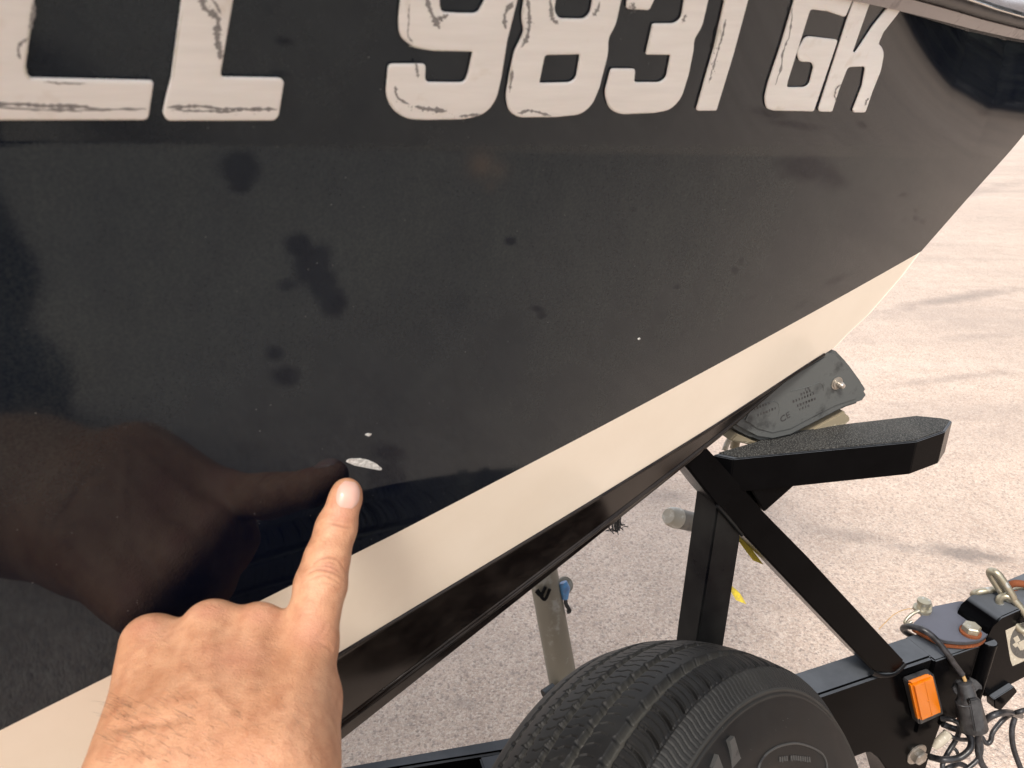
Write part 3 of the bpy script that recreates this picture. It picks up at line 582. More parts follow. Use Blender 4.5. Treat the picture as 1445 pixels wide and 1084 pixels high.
# hinge block, plates
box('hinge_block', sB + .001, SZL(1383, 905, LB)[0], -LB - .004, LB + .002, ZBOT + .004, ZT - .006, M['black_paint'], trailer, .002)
zpl = ZT + .004
pl_px = [(1286.5, 881, 6), (1314, 856, 6), (1356, 847.5, 5), (1375, 853, 8), (1415, 871, 4), (1387, 903, 8), (1363, 907, 10), (1330, 904, 10), (1314, 895, 8)]
plt = [HZ(p[0], p[1], zpl + .005) for p in round_poly(pl_px, 5)]
hp = prism('hinge_plate', plt, [p + V([0, 0, -.005]) for p in plt], M['hinge_paint'], trailer, .001)
pl2 = [p + V([0, 0, -.0075]) for p in plt]; prism('hinge_shim', [cen2 for cen2 in pl2], [p + V([0, 0, -.004]) for p in pl2], M['rust'], trailer, .0005)
# pivot bolt with rusty washer
cp = HZ(1369, 893, zpl + .0055); k = ((cp - CAM) @ FW) / F; Zv = V([0, 0, 1.])
wb = lathe('pivot_bolt', cp, Zv, [(0, 14 * k), (.003, 14 * k), (.0035, 13 * k)], M['rust'], trailer, 24)
lathe('bolt_head', cp + Zv * .0036, Zv, [(0, 12 * k), (.0075, 12 * k), (.009, 10.5 * k)], M['zinc'], wb, 6, rot=.2)
# pivot tube below
cpt = TP(SZL(1390, 940, LB + .006)[0], LB + .002, ZT - .004); L1 = ZT - .004 - (LA(1400, 1000, LB + .006)[2])
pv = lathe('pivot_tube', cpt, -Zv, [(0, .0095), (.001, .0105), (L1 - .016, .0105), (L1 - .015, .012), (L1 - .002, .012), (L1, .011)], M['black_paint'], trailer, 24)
lathe('pivot_washer', cpt - Zv * (L1 + .0005), -Zv, [(0, .0135), (.004, .0135), (.0045, .012)], M['rust_pink'], pv, 24)
lathe('pivot_nut', cpt - Zv * (L1 + .006), -Zv, [(0, .011), (.009, .011), (.0095, .0075), (.018, .0070)], M['rust_pink'], pv, 6)
# coupler section of the tongue
cpl = lat_prism('folding_coupler', [(1388, 908), (1400, 884), (1414, 871), (1500, 833), (1560, 806), (1560, 890), (1500, 925), (1445, 957), (1428, 966), (1405, 984), (1389, 984)], LB + .002, -LB - .004, M['black_paint'], trailer, .002)
lat_prism('coupler_flange', [(1403, 987), (1431, 969), (1436, 976), (1412, 1003), (1404, 1000)], LB + .010, LB - .004, M['black_paint'], trailer, .001)
tube('weld_bead', [HZ(*p, ZT + .004) for p in [(1375, 853), (1395, 863), (1412, 871)]], .0025, M['hinge_paint'], trailer, 8)
st_ = lat_prism('sticker', [(1419, 890), (1440, 880), (1470, 866), (1474, 880), (1480, 915), (1445, 933), (1429, 940), (1426, 932)], LB + .0024, LB + .0021, M['sticker_white'], cpl, 0)
cc = [(1448 + 25 * math.cos(a) * .9, 903 + 26 * math.sin(a) - 5 * math.cos(a)) for a in np.linspace(0, 2 * math.pi, 40)[:-1]]
lat_prism('sticker_emblem', cc, LB + .0027, LB + .0022, M['sticker_black'], st_, 0)
for pp in ([(1430, 901), (1436, 897), (1440, 904), (1434, 908)], [(1429, 910), (1435, 906), (1444, 917), (1440, 918), (1436, 912), (1433, 914)], [(1437, 907), (1445, 903), (1449, 913), (1443, 918)], [(1441, 893), (1448, 889), (1453, 903), (1447, 901)], [(1452, 906), (1458, 892), (1464, 890), (1458, 912)]):
    lat_prism('sticker_emblem', pp, LB + .0030, LB + .0026, M['sticker_white'], st_, 0)
# spring pin with ring on the far corner of the hinge
cq = HZ(1301, 861, zpl + .005); k = ((cq - CAM) @ FW) / F
pin = lathe('hitch_pin', cq, Zv, [(0, 12 * k), (.004, 12 * k), (.0045, 8 * k), (.011, 6.5 * k), (.012, 9 * k), (.017, 9 * k), (.018, 6 * k)], M['zinc'], trailer, 20)
def pxd(z, *pts): return [at(x, y, z) for x, y in pts]
zd = float((cq - CAM) @ FW)
tube('pin_ring', smooth_path(pxd(zd - .012, (1297, 862), (1288, 866), (1280, 873), (1277, 879), (1281, 880), (1287, 877)), 5), .0024, M['zinc'], pin, 8)
tube('pin_ring', smooth_path(pxd(zd, (1300, 856), (1308, 851), (1313, 853), (1313, 861), (1309, 867), (1300, 869)), 5), .0022, M['zinc'], pin, 8)
tube('pin_lanyard', smooth_path(pxd(zd + .01, (1296, 859), (1278, 860), (1262, 867), (1250, 878), (1240, 888)), 6), .0006, M['copper'], pin, 6)
# frame rail at the bottom edge of the picture
rl = [HZ(*p, ZT) for p in [(300, 1112), (477, 1082), (720, 1039), (790, 1026), (790, 1046), (707, 1061), (562, 1084), (300, 1128)]]
prism('frame_rail', rl, [p + V([0, 0, -.075]) for p in rl], M['black_paint'], trailer, .003)
rl = [HZ(*p, ZT - .002) for p in [(676, 1068), (712, 1061), (730, 1100), (690, 1110)]]
prism('frame_crossmember', rl, [p + V([0, 0, -.06]) for p in rl], M['black_paint'], trailer, .002)
# jack post beyond the tongue
j0, j1 = at(769, 822, 1.32), at(794, 957, 1.34); dj = (j1 - j0) / np.linalg.norm(j1 - j0); k = 1.33 / F
len_up = (.93 - j0[2]) / -dj[2] if dj[2] < 0 else .3; pa, pb = j0 - dj * max(.1, len_up) * 1.0, j0 + dj * ((j0[2] - .12) / -dj[2])
jack = tube('jack_post', [pa, pb], 20.5 * k, M['grey_tube'], trailer, 32)
lathe('jack_foot', pb, -V([0, 0, 1.]), [(-.01, .02), (.02, .02), (.025, .06), (.035, .06), (.119, .05), (.12, .02)], M['grey_tube'], jack, 24)
br = at(772, 978, 1.30); tube('jack_knob', [at(783, 972, 1.31), at(768, 982, 1.30)], .011, M['black_worn'], jack, 10)
hd = at(796, 826, 1.34); view = (hd - CAM) / np.linalg.norm(hd - CAM)
lathe('crank_disc', hd, -view + E1 * .5, [(0, .014), (.004, .0155), (.008, .014), (.0085, .011), (.0095, .010)], M['grey_tube'], jack, 24)
tube('crank_pull', [at(794, 822, 1.315), at(797, 830, 1.315), at(797, 845, 1.318)], [.008, .0095, .006], M['blue'], jack, 12)
tube('crank_clip', smooth_path(pxd(1.32, (798, 846), (799, 853), (804, 862), (800, 864)), 4), .0035, M['plastic'], jack, 8)
for a_, b_ in (((756, 834), (770, 828)), ((762, 840), (776, 831)), ((758, 832), (766, 842))):
    tube('jack_chain', smooth_path(pxd(1.29, a_, ((a_[0] + b_[0]) / 2, a_[1] + 6), b_), 4), .003, M['black_worn'], jack, 8)
# winch handle grip poking out behind the post
za = 1.02; gp = tube('winch_handle', [at(1000, 742, za + .04), at(955, 731.2, za - .006)], .0135, M['pvc_grey'], trailer, 20)
tube('handle_cap', [at(956, 731.5, za - .006), at(952, 730.5, za - .009), at(946, 729, za - .013), at(943, 728, za - .016)], [.0144, .0142, .0130, .010], M['white_plastic'], gp, 20)
# frayed strap end below the hull
fr = tag(bpy.data.objects.new('frayed_strap', mesh('frayed_strap', [], [])), None)
bpy.data.objects.remove(fr)
vv, ff = [], []
for i in range(26):
    x = 862 + rng.random() * 16; y0 = 738 - (x - 862) * .6; a = at(x, y0 - 4, .93); b = at(x + rng.normal() * 4, y0 + 6 + rng.random() * 8, .93); c = at(x + rng.normal() * 5, y0 + 11 + rng.random() * 9, .93)
    v, f = tube_geo(smooth_path([a, b, c], 3), .0006, 5); o_ = len(vv); vv += v; ff += [tuple(q + o_ for q in g) for g in f]
tag(link('frayed_strap', mesh('frayed_strap', vv, ff), M['cable']), 'small frayed dark strap end hanging under the hull edge above the grey jack tube', 'strap')
# yellow strap behind the brace
def strap_band(P, wv, th, name, mat, parent=None):
    P = smooth_path(P, 6); vs_ = []; n = len(P)
    for p in P: vs_ += [p + wv, p - wv, p - wv + V([0, th, 0]), p + wv + V([0, th, 0])]
    fs = []
    for i in range(n - 1):
        for k in range(4): fs.append((4 * i + k, 4 * i + (k + 1) % 4, 4 * i + 4 + (k + 1) % 4, 4 * i + 4 + k))
    fs += [(0, 1, 2, 3), (4 * n - 1, 4 * n - 2, 4 * n - 3, 4 * n - 4)]; return link(name, mesh(name, vs_, fs), mat, parent, smooth=False)
zb = float((LA(1050, 770, -PL) - CAM) @ FW) + .012
ys = strap_band(pxd(zb, (1070, 794), (1060, 781), (1049, 766), (1036, 752), (1018, 760), (1012, 790), (1020, 818), (1036, 834), (1046, 850)), V([.0065, 0, -.003]), .0015, 'winch_strap', M['yellow'])
tag(ys, 'bright yellow strap behind the black winch post and its diagonal brace', 'strap')
# ------------------------------------------------------------------ spare tyre
KS = .80
TC = CAM + (V([.1943, .5604, .3321]) - CAM) * KS; RW = .33 * KS; yw, tl = .7213, .3597
AX = V([math.cos(tl) * math.cos(yw), -math.cos(tl) * math.sin(yw), math.sin(tl)])
TB = np.cross(AX, [0, 0, 1.]); TB /= np.linalg.norm(TB); TD = np.cross(TB, AX)     # TD points up
if TD[2] < 0: TD = -TD
wheel = empty('spare_wheel', TC, None, None); wheel.parent = trailer; wheel.location = Vector(TC) - trailer.location
def build_tyre():
    hw = .0921; dr = .0144; drf = .0247; Rr = .33
    ctrl = [(-hw * .75, .19), (-hw - .022, .215), (-hw - .030, .25), (-hw - .020, Rr - drf - .03), (-hw, Rr - drf), (-hw * .8, Rr - drf * .62), (-hw * .5, Rr - drf * .22), (0, Rr), (hw * .5, Rr - dr * .22), (hw * .8, Rr - dr * .62), (hw, Rr - dr), (hw + .012, Rr - dr - .012), (hw + .0200, .2935), (hw + .0255, .272), (hw + .029, .242), (hw + .022, .208), (hw * .75, .185)]
    P = np.array(smooth_path([V([*c, 0.]) for c in ctrl], 40))[:, :2]
    L_ = np.concatenate([[0], np.cumsum(np.linalg.norm(np.diff(P, axis=0), axis=1))])
    lx = np.interp(hw * .95, P[:, 0][:len(P) // 2 + 200][np.argsort(P[:, 0][:len(P) // 2 + 200])], L_[:len(P) // 2 + 200][np.argsort(P[:, 0][:len(P) // 2 + 200])])
    # sample densely over tread and near sidewall
    tl_ = L_[-1]; l0 = L_[4 * 40] - .01
    ls = np.concatenate([np.arange(0, l0, .006), np.arange(l0, L_[12 * 40] + .012, .00085), np.arange(L_[12 * 40] + .012, tl_, .004), [tl_]])
    px_, pr_ = np.interp(ls, L_, P[:, 0]), np.interp(ls, L_, P[:, 1])
    tx, tr = np.gradient(px_, ls), np.gradient(pr_, ls); nx, nr = -tr, tx; sg = np.sign(nr[len(ls) // 2]); nx, nr = nx * sg, nr * sg
    fine = np.arange(-1.15, 1.35, .00105 / Rr); coarse = np.linspace(1.35, 2 * math.pi - 1.15, 160)[1:-1]; th = np.concatenate([fine, coarse])
    T_, X_ = np.meshgrid(th * Rr, px_, indexing='ij'); LS = np.broadcast_to(ls, T_.shape)
    disp = np.zeros_like(T_); dust = np.zeros_like(T_)
    sm = lambda d, w_: np.clip(1.5 - np.abs(d) / w_, 0, 1)
    tread = (LS > L_[4 * 40] - .004) & (LS < L_[10 * 40])
    def per(u, p): return (u / p - np.floor(u / p) - .5) * p            # centred sawtooth
    jitter = .0012 * np.sin(T_ * 2 * math.pi / .0285)
    for gx, gw, gd in ((-.070, .0024, .006), (-.015, .0030, .008), (.0183, .0032, .008), (.0547, .0042, .009), (-.044, .0026, .007)):
        gx = gx; zig = .0006 * np.sign(per(T_ + 3 * gx, .027)) * (np.abs(per(T_ + 3 * gx, .027)) < .006)
        g = sm(X_ - gx - zig, gw); disp -= gd * g * tread; dust = np.maximum(dust, g * .9 * tread)
        # notches along the groove
        nt_ = sm(per(T_ + gx * 2, .027), .0020) * sm(X_ - gx + gw + .0012, .0022) * tread; disp -= .0035 * nt_
    # lateral zig sipes in the ribs
    for c0, c1, ph, am in ((-.067, -.047, 0, .003), (-.041, -.019, .4, .004), (-.011, .014, .2, .005), (.0225, .050, .7, .0045)):
        c0 *= KS; c1 *= KS; f_ = np.clip((X_ - c0) / (c1 - c0), 0, 1); inb = (X_ > c0) & (X_ < c1)
        z_ = .5 * am * np.clip((f_ - .45) * 6, -1, 1) + .001 * f_
        disp -= .0032 * sm(per(T_ + ph * .027 + z_, .0135), .00052) * inb * tread
    # shoulder lugs: curved sipes widening outwards
    so_ = (X_ > .0600) & tread; f_ = np.clip((X_ - .060) / (.030), 0, 1)
    cs = per(T_ - .014 * f_ ** 2, .027); disp -= .006 * sm(cs, .0003 + .0016 * f_) * so_; disp -= .0026 * sm(per(T_ - .014 * f_ ** 2 + .0045, .009), .00055) * so_
    # shoulder line and wavy sidewall sipes
    lsd = L_[10 * 40]; disp -= .0018 * sm(LS - lsd, .0007)
    lw = (LS > lsd + .001) & (LS < L_[12 * 40] - .002); f_ = (LS - lsd) / max(1e-6, (L_[12 * 40] - lsd))
    disp -= .0020 * sm(per(T_ + .0013 * np.sin(f_ * 6.5) - .003 * f_, .0078), .00065) * lw
    dots = np.clip(1.3 - np.hypot(per(T_ + .0039, .0078), LS - (L_[12 * 40] - .0045)) / .0006, 0, 1); disp -= .0012 * dots
    dust = np.maximum(dust, lw * .22); ring = L_[12 * 40]
    disp += .0011 * sm(LS - ring, .0013) + .0008 * sm(LS - ring - .0055, .0010); dust = np.maximum(dust, .55 * sm(LS - ring, .0022)); dust = np.maximum(dust, .3 * sm(LS - ring - .0055, .0016))
    R_ = np.broadcast_to(pr_, T_.shape) + disp * nr; XX = np.broadcast_to(px_, T_.shape) + disp * nx; ang = (T_ / Rr)
    Vt = TC + KS * (XX[..., None] * AX + R_[..., None] * (np.cos(ang)[..., None] * TD + np.sin(ang)[..., None] * TB))
    n0, n1 = T_.shape; idx = np.arange(n0 * n1).reshape(n0, n1); nx_ = np.roll(idx, -1, 0)
    q = np.stack([idx[:, :-1], idx[:, 1:], nx_[:, 1:], nx_[:, :-1]], -1).reshape(-1, 4)
    me = fast_mesh('tyre', Vt.reshape(-1, 3), q); a = me.attributes.new('dust', 'FLOAT', 'POINT'); a.data.foreach_set('value', dust.ravel().astype(np.float32))
    # flip if needed
    fn = V(me.polygons[len(me.polygons) // 3].normal); fc = V(me.polygons[len(me.polygons) // 3].center) - TC; fc -= AX * (fc @ AX) * .0
    if fn @ fc < 0: me.flip_normals()
    print('tyre verts', len(me.vertices)); return me
tyre = bpy.data.objects.new('tyre', build_tyre()); COL.objects.link(tyre); tyre.data.materials.append(M['tyre']); tyre.parent = wheel; tyre.data.transform(Matrix.Translation(-Vector(TC)))
tyre.data.polygons.foreach_set('use_smooth', [True] * len(tyre.data.polygons))
rim = lathe('rim', TC, AX, [(p * KS, q * KS) for p, q in [(-.05, .18), (-.06, .192), (.0, .17), (.055, .192), (.058, .186), (.02, .165), (.01, .10), (.03, .07), (.03, .03), (.012, .028)]], M['grey_tube'], trailer, 48)
rim.parent = wheel; 
bpy.context.view_layer.update()
rim.data.transform(Matrix.Translation(Vector(trailer.location) - Vector(TC)))
# sidewall lettering: shapes on the outer sidewall plane
def side_pt(x, y, a):
    r = ray(x, y); t = (a - (CAM - TC) @ AX) / (r @ AX); return CAM + t * r
def side_shape(px, a=.1208 * KS, th=.008, name='sidewall_mark', bev=.0002):
    P = [side_pt(*p, a) for p in px]; o = prism(name, P, [p - AX * th for p in P], M['rubber_mark'], trailer, bev); o.parent = wheel; o.data.transform(Matrix.Translation(Vector(trailer.location) - Vector(TC))); return o
M['rubber_mark'] = m_paint('raised_sidewall_rubber', (.02, .02, .021), .55, .5, (.06, .06, .058), 60, .3, .35)
side_shape([(1014, 1065), (1021, 1084), (1030, 1120), (1024, 1120), (1015, 1090), (1006, 1084)])
side_shape([(1030, 1046), (1036.5, 1039), (1041, 1054), (1045, 1068), (1047.5, 1071), (1049, 1079), (1050, 1110), (1034, 1110), (1032, 1060)])
arc = [(1069, 1088), (1074, 1074), (1084, 1062), (1100, 1053), (1122, 1049), (1143, 1054), (1160, 1064), (1166, 1076), (1167, 1090)]
tb = tube('sidewall_badge', [side_pt(*p[:2], .1212 * KS) for p in smooth_path([V([*p, 0.]) for p in arc], 6)], .0011, M['rubber_mark'], trailer, 8); tb.parent = wheel; tb.data.transform(Matrix.Translation(Vector(trailer.location) - Vector(TC)))
for i in range(14):
    if i == 4: continue
    x = 1101 + i * 3.2; y = 1066 + abs(i - 6) * .35; o_ = side_shape([(x - .9, y), (x + .9, y - .2), (x + 1.4, y + 6 + rng.random() * 3), (x - .4, y + 7)], .1216 * KS, .006, bev=0)
# ------------------------------------------------------------------ wiring, plug, chain
plug = empty('trailer_plug', at(1367, 990, .97), 'black trailer wiring plug hanging in front of the hinge, right of the amber light', 'plug')
zc = float((LA(1365, 990, LB + .03) - CAM) @ FW)
def pp_(x, y, dz_=0): return at(x, y, zc + dz_)
ax_ = (pp_(1376, 1030) - pp_(1361, 962)); L_ax = np.linalg.norm(ax_); axu = ax_ / L_ax; kk = zc / F
lathe('plug_body', pp_(1360, 962), axu, [(0, 9 * kk), (.001, 10.5 * kk), (.022, 12.5 * kk), (.024, 14 * kk), (.027, 16.5 * kk), (L_ax * .97, 18 * kk), (L_ax, 17 * kk)], M['plastic'], plug, 28)
def quad_solid(name, px, z0, th, mat, parent, bev=.0008): P = [pp_(x, y, z0) for x, y in px]; return prism(name, P, [p + FW * th for p in P], mat, parent, bev)
quad_solid('plug_wing', [(1351, 961), (1345, 972), (1349, 980), (1356, 981), (1359, 961)], .002, .006, M['plastic'], plug)
quad_solid('plug_wing', [(1368, 956), (1378, 960), (1386, 968), (1386.5, 974), (1382, 972), (1376, 978), (1370, 970)], .004, .006, M['plastic'], plug)
quad_solid('plug_rib', [(1368.5, 988), (1381, 986), (1384, 990), (1390, 1027), (1384, 1034), (1376, 1034), (1369, 994)], -.0175, .014, M['plastic'], plug, .0015)
tube('plug_seam', smooth_path([pp_(1347.5, 989, -.004), pp_(1351, 994, -.013), pp_(1359, 997, -.018), pp_(1368, 997, -.018)], 4), .0008, M['plastic'], plug, 6)
tube('plug_wire', smooth_path([pp_(1357, 951, -.001), pp_(1359.5, 955, -.001), pp_(1362, 961, -.001)], 3), .0024, M['copper'], plug, 8)
tube('plug_cable', smooth_path([pp_(1300, 905, .06), pp_(1278, 892, .04), pp_(1275, 886, .03), pp_(1285, 884, .01), pp_(1303, 889, -.005), pp_(1320, 902, -.01), pp_(1336, 922, -.01), pp_(1350, 942, -.004), pp_(1357.5, 952, -.001)], 7), .0042, M['cable'], plug, 12)
cz = zc + .03
cables = [
 ('spiral_wrapped', 5.5, [(1440, 1010, .05), (1425, 1006, .0), (1405, 1008, -.02), (1388, 1020, -.01), (1380, 1045, 0), (1384, 1075, 0), (1402, 1100, .01)]),
 ('loop', 4.5, [(1432, 1013, .0), (1428, 1030, .0), (1430, 1055, .0), (1440, 1084, .0), (1450, 1110, 0)]),
 ('loop', 5.5, [(1312, 1068, .01), (1330, 1072, -.01), (1352, 1070, -.01), (1368, 1058, -.01), (1370, 1043, 0), (1362, 1032, .01), (1345, 1028, .02), (1330, 1022, .02)]),
 ('loop', 4.2, [(1328, 1014, .01), (1344, 1016, 0), (1354, 1024, 0), (1350, 1042, .01), (1338, 1062, .01), (1330, 1080, 0), (1335, 1100, 0)]),
 ('loop', 4.0, [(1376, 1034, .0), (1384, 1048, .0), (1382, 1068, 0), (1366, 1084, 0), (1350, 1095, 0)]),
 ('loop', 4.5, [(1324, 1090, .01), (1338, 1084, 0), (1352, 1078, .01), (1366, 1084, .01), (1375, 1100, 0)]),
 ('loop', 3.6, [(1332, 1032, .0), (1346, 1041, .0), (1360, 1044, .01), (1378, 1042, .02)]),
 ('loop', 4.2, [(1455, 1000, .02), (1440, 1004, .0), (1420, 1012, .03), (1402, 1032, .03), (1398, 1045, .03), (1392, 1049, .03), (1385, 1040, .03)]),
 ('loop', 3.0, [(1340, 1052, .02), (1350, 1060, .015), (1352, 1072, .02), (1346, 1084, .02)])]
lab = ['spiral wrapped black cable arching from the pivot nut down to the right of the plug', 'black cable dropping steeply at the right edge of the picture', 'thick ribbed black cable looping from the big steel bolt under the plug', 'thin black cable curling just below the amber light', 'black cable hanging straight from the foot of the plug', 'black cable crossing lowest at the bottom edge below the plug', 'short black cable crossing behind the white sleeve', 'black cable running behind the rusty nut to the small ring', 'thinnest black cable in the tangle left of the plug']
for (nm, r_, pts), lb in zip(cables, lab):
    P = smooth_path([at(x, y, cz + d) for x, y, d in pts], 10); o_ = tube('trailer_cable', P, r_ * cz / F * .82, M['cable'], None, 12); tag(o_, lb, 'cable', 'black trailer wiring cables under the plug')
sl = tube('cable_sleeve', [at(1318, 1056, cz - .012), at(1324, 1049, cz - .012), at(1331, 1042, cz - .010), at(1338, 1036, cz - .008)], [.0035, .0062, .0066, .0064], M['sticker_white'], None, 16)
tag(sl, 'off white plastic cable sleeve in the black wiring beside the large steel bolt', 'cable sleeve')
# safety chain hook, made of three heavy links lying over the coupler
chain = empty('safety_chain', at(1420, 850, 1.0), 'silver safety chain with rust orange patches lying across the coupler', 'chain')
zz = float((HZ(1420, 868, ZT) - CAM) @ FW) - .02
def stadium(c, ux, uy, a, b, n=28):
    P = []
    for k in range(n + 1):
        t = 2 * math.pi * k / n; ct, st2 = math.cos(t), math.sin(t); P.append(c + ux * (b * ct + (a - b) * np.tanh(3 * ct)) + uy * (b * st2))
    return P
def chain_link(p0, p1, z0, wd, r, tilt, m_='zinc'):
    a, b = at(*p0, z0), at(*p1, z0); c = (a + b) / 2; ux = (b - a); hl = np.linalg.norm(ux) / 2; ux /= 2 * hl; view = FW; uy = np.cross(ux, view); uy /= np.linalg.norm(uy); uy = uy * math.cos(tilt) + np.cross(ux, uy) * math.sin(tilt)
    return tube('chain_link', stadium(c, ux, uy, hl, wd), r, M[m_], chain, 12)
chain_link((1374, 838), (1442, 829), zz + .015, .0095, .0046, 1.0)
chain_link((1400, 806), (1426, 846), zz - .015, .0075, .0052, 1.25)
chain_link((1415, 842), (1452, 890), zz - .015, .010, .0050, .55)
chain_link((1425, 826), (1478, 838), zz + .005, .010, .0050, .8, 'rust')
for p0, p1, w_ in (((1404, 806), (1410, 812), 5.0), ((1434, 827), (1447, 828), 5.4)):
    tube('rust_patch', [at(*p0, zz - .019 if w_ < 5.2 else zz + .010), at(*p1, zz - .019 if w_ < 5.2 else zz + .010)], .0046, M['rust'], chain, 12)
# ------------------------------------------------------------------ hand
def seg_sdf(P, a, b, ra, rb):
    ab = b - a; t = np.clip(((P - a) @ ab) / (ab @ ab), 0, 1); return np.linalg.norm(P - a - t[:, None] * ab, axis=1) - (ra + (rb - ra) * t)
def hp(x, y, z, rpx=None):
    return at(x, y, z), (rpx / F * z if rpx else None)
prims = []      # (a, b, ra, rb, blend)
def chain_p(pts, blend):
    for p, q in zip(pts[:-1], pts[1:]):
        (a, ra), (b, rb) = hp(*p), hp(*q); prims.append((a.astype(np.float32), b.astype(np.float32), ra, rb, blend))
tipz = float((hullpt(488, 690) - CAM) @ FW)
ztip = tipz - .0105
# index
chain_p([(489.5, 694, ztip, 19.5), (488, 702, ztip - .001, 22), (474.5, 745, ztip - .004, 28), (461, 790, ztip - .012, 31), (452.5, 826, ztip - .018, 36), (445, 862, ztip - .026, 34), (437, 910, ztip - .036, 37)], .004)
Zi = ztip - .036
# metacarpals: knuckle -> wrist
Wz = Zi - .060
mc = [((438, 912, Zi, 35), (392, 1075, Wz, 52)), ((366, 886, Zi + .004, 30), (330, 1090, Wz, 50)), ((296, 884, Zi + .003, 33), (270, 1090, Wz, 50)), ((212, 908, Zi + .002, 41), (205, 1080, Wz + .01, 62))]
for p in mc: chain_p(p, .008)
prims.append((at(330, 965, Zi + .012).astype(np.float32), at(305, 1060, Wz + .032).astype(np.float32), .033, .034, .03))
prims.append((at(245, 960, Zi - .002).astype(np.float32), at(380, 980, Zi - .006).astype(np.float32), .021, .022, .014))
# curled fingers, proximal pointing away from the lens, then folded back
for (kx, ky, kr), sp_, o_ in (((366, 888, 31), .0, 1.0), ((296, 888, 32), 0, .97), ((214, 912, 34), 0, .85)):
    k0 = at(kx, ky, Zi + .004); r0 = kr / F * Zi
    d1 = FW * .55 - UP * .55 + RT * .12; d1 /= np.linalg.norm(d1); k1 = k0 + d1 * .036 * o_
    d2 = -UP * .9 - FW * .25 + RT * .1; d2 /= np.linalg.norm(d2); k2 = k1 + d2 * .022 * o_; d3 = -FW * .8 + UP * .2; d3 /= np.linalg.norm(d3); k3 = k2 + d3 * .012
    prims += [(k0.astype(np.float32), k1.astype(np.float32), r0 * .95, .0100, .006), (k1.astype(np.float32), k2.astype(np.float32), .0098, .0088, .004), (k2.astype(np.float32), k3.astype(np.float32), .0088, .0080, .004)]
# thumb along the lower right, tucked
chain_p([(415, 1085, Wz + .012, 52), (436, 985, Zi - .012, 38), (428, 935, Zi + .012, 30), (418, 905, Zi + .026, 26)], .010)
# forearm towards the lens and the lower left
chain_p([(300, 1150, Wz + .012, 128), (205, 1330, Wz - .035, 170)], .045)
fa = at(205, 1330, Wz - .035); fb = V([-.215, .11, .935]); fc = V([-.31, -.03, .97])
prims.append((fa.astype(np.float32), fb.astype(np.float32), 165 / F * (Wz - .035), .039, .02)); prims.append((fb.astype(np.float32), fc.astype(np.float32), .040, .047, .02)); prims.append((fc.astype(np.float32), V([-.14, -.20, 1.20]).astype(np.float32), .047, .055, .02))
def sdf(P, prims=prims):
    d = None
    for a, b, ra, rb, k in prims:
        e = seg_sdf(P, a, b, np.float32(ra), np.float32(rb))
        if d is None: d = e; continue
        h = np.clip(.5 + .5 * (d - e) / k, 0, 1); d = d + (e - d) * h - k * h * (1 - h)
    return d
def surface_nets(res=.0015, blk=12, prims=prims):
    pts = np.array([p[0] for p in prims] + [p[1] for p in prims]); lo = pts.min(0) - .07; hi = pts.max(0) + .07
    nb = np.ceil((hi - lo) / (res * blk)).astype(int); sh = nb * blk + 1; vol = np.full(sh, 1.0, np.float32)
    for i in range(nb[0]):
        for j in range(nb[1]):
            cs = np.array([[lo[0] + (i + .5) * blk * res, lo[1] + (j + .5) * blk * res, lo[2] + (k + .5) * blk * res] for k in range(nb[2])], dtype=np.float32); dc = sdf(cs, prims)
            for k in np.where(np.abs(dc) < blk * res * 1.1)[0]:
                g = np.stack(np.meshgrid(*[np.arange(a * blk, a * blk + blk + 1) for a in (i, j, k)], indexing='ij'), -1)
                P = (lo + g * res).reshape(-1, 3).astype(np.float32); vol[i * blk:i * blk + blk + 1, j * blk:j * blk + blk + 1, k * blk:k * blk + blk + 1] = sdf(P, prims).reshape(blk + 1, blk + 1, blk + 1)
            for k in np.where(dc < -blk * res * 1.1)[0]:
                s_ = vol[i * blk:i * blk + blk + 1, j * blk:j * blk + blk + 1, k * blk:k * blk + blk + 1]; s_[s_ == 1.0] = -1.0
    ins = vol < 0; c = [n - 1 for n in vol.shape]; acc = np.zeros((*c, 3), np.float32); cnt = np.zeros(c, np.float32)
    sl_ = lambda o, n: slice(o, o + n)
    for axn in range(3):
        oth = [a for a in range(3) if a != axn]
        for o1 in (0, 1):
            for o2 in (0, 1):
                off0 = [0, 0, 0]; off0[oth[0]] = o1; off0[oth[1]] = o2; off1 = list(off0); off1[axn] = 1
                a = vol[tuple(sl_(off0[q], c[q]) for q in range(3))]; b = vol[tuple(sl_(off1[q], c[q]) for q in range(3))]; m_ = (a < 0) != (b < 0)
                t = np.where(m_, a / np.where(m_, a - b, 1), 0)
                for q in range(3): acc[..., q] += m_ * (off0[q] + (t if q == axn else 0))
                cnt += m_
    ok = cnt > 0; vid = np.full(c, -1, np.int64); vid[ok] = np.arange(ok.sum()); ii = np.stack(np.where(ok), -1); verts = lo + res * (ii + acc[ok] / cnt[ok][:, None]); quads = []
    for axn in range(3):
        o = [a for a in range(3) if a != axn]; s0 = [slice(None)] * 3; s1 = [slice(None)] * 3; s0[axn] = slice(0, -1); s1[axn] = slice(1, None); e = ins[tuple(s0)] != ins[tuple(s1)]; g = ins[tuple(s0)]
        I = np.stack(np.where(e), -1); I = I[(I[:, o[0]] > 0) & (I[:, o[1]] > 0) & (I[:, o[0]] < c[o[0]]) & (I[:, o[1]] < c[o[1]])]
        def vv_(d0, d1): J = I.copy(); J[:, o[0]] += d0; J[:, o[1]] += d1; return vid[J[:, 0], J[:, 1], J[:, 2]]
        q = np.stack([vv_(-1, -1), vv_(0, -1), vv_(0, 0), vv_(-1, 0)], -1); fl = g[I[:, 0], I[:, 1], I[:, 2]]
        if axn == 1: fl = ~fl
        q[~fl] = q[~fl][:, ::-1]; quads.append(q)
    return verts, np.vstack(quads)
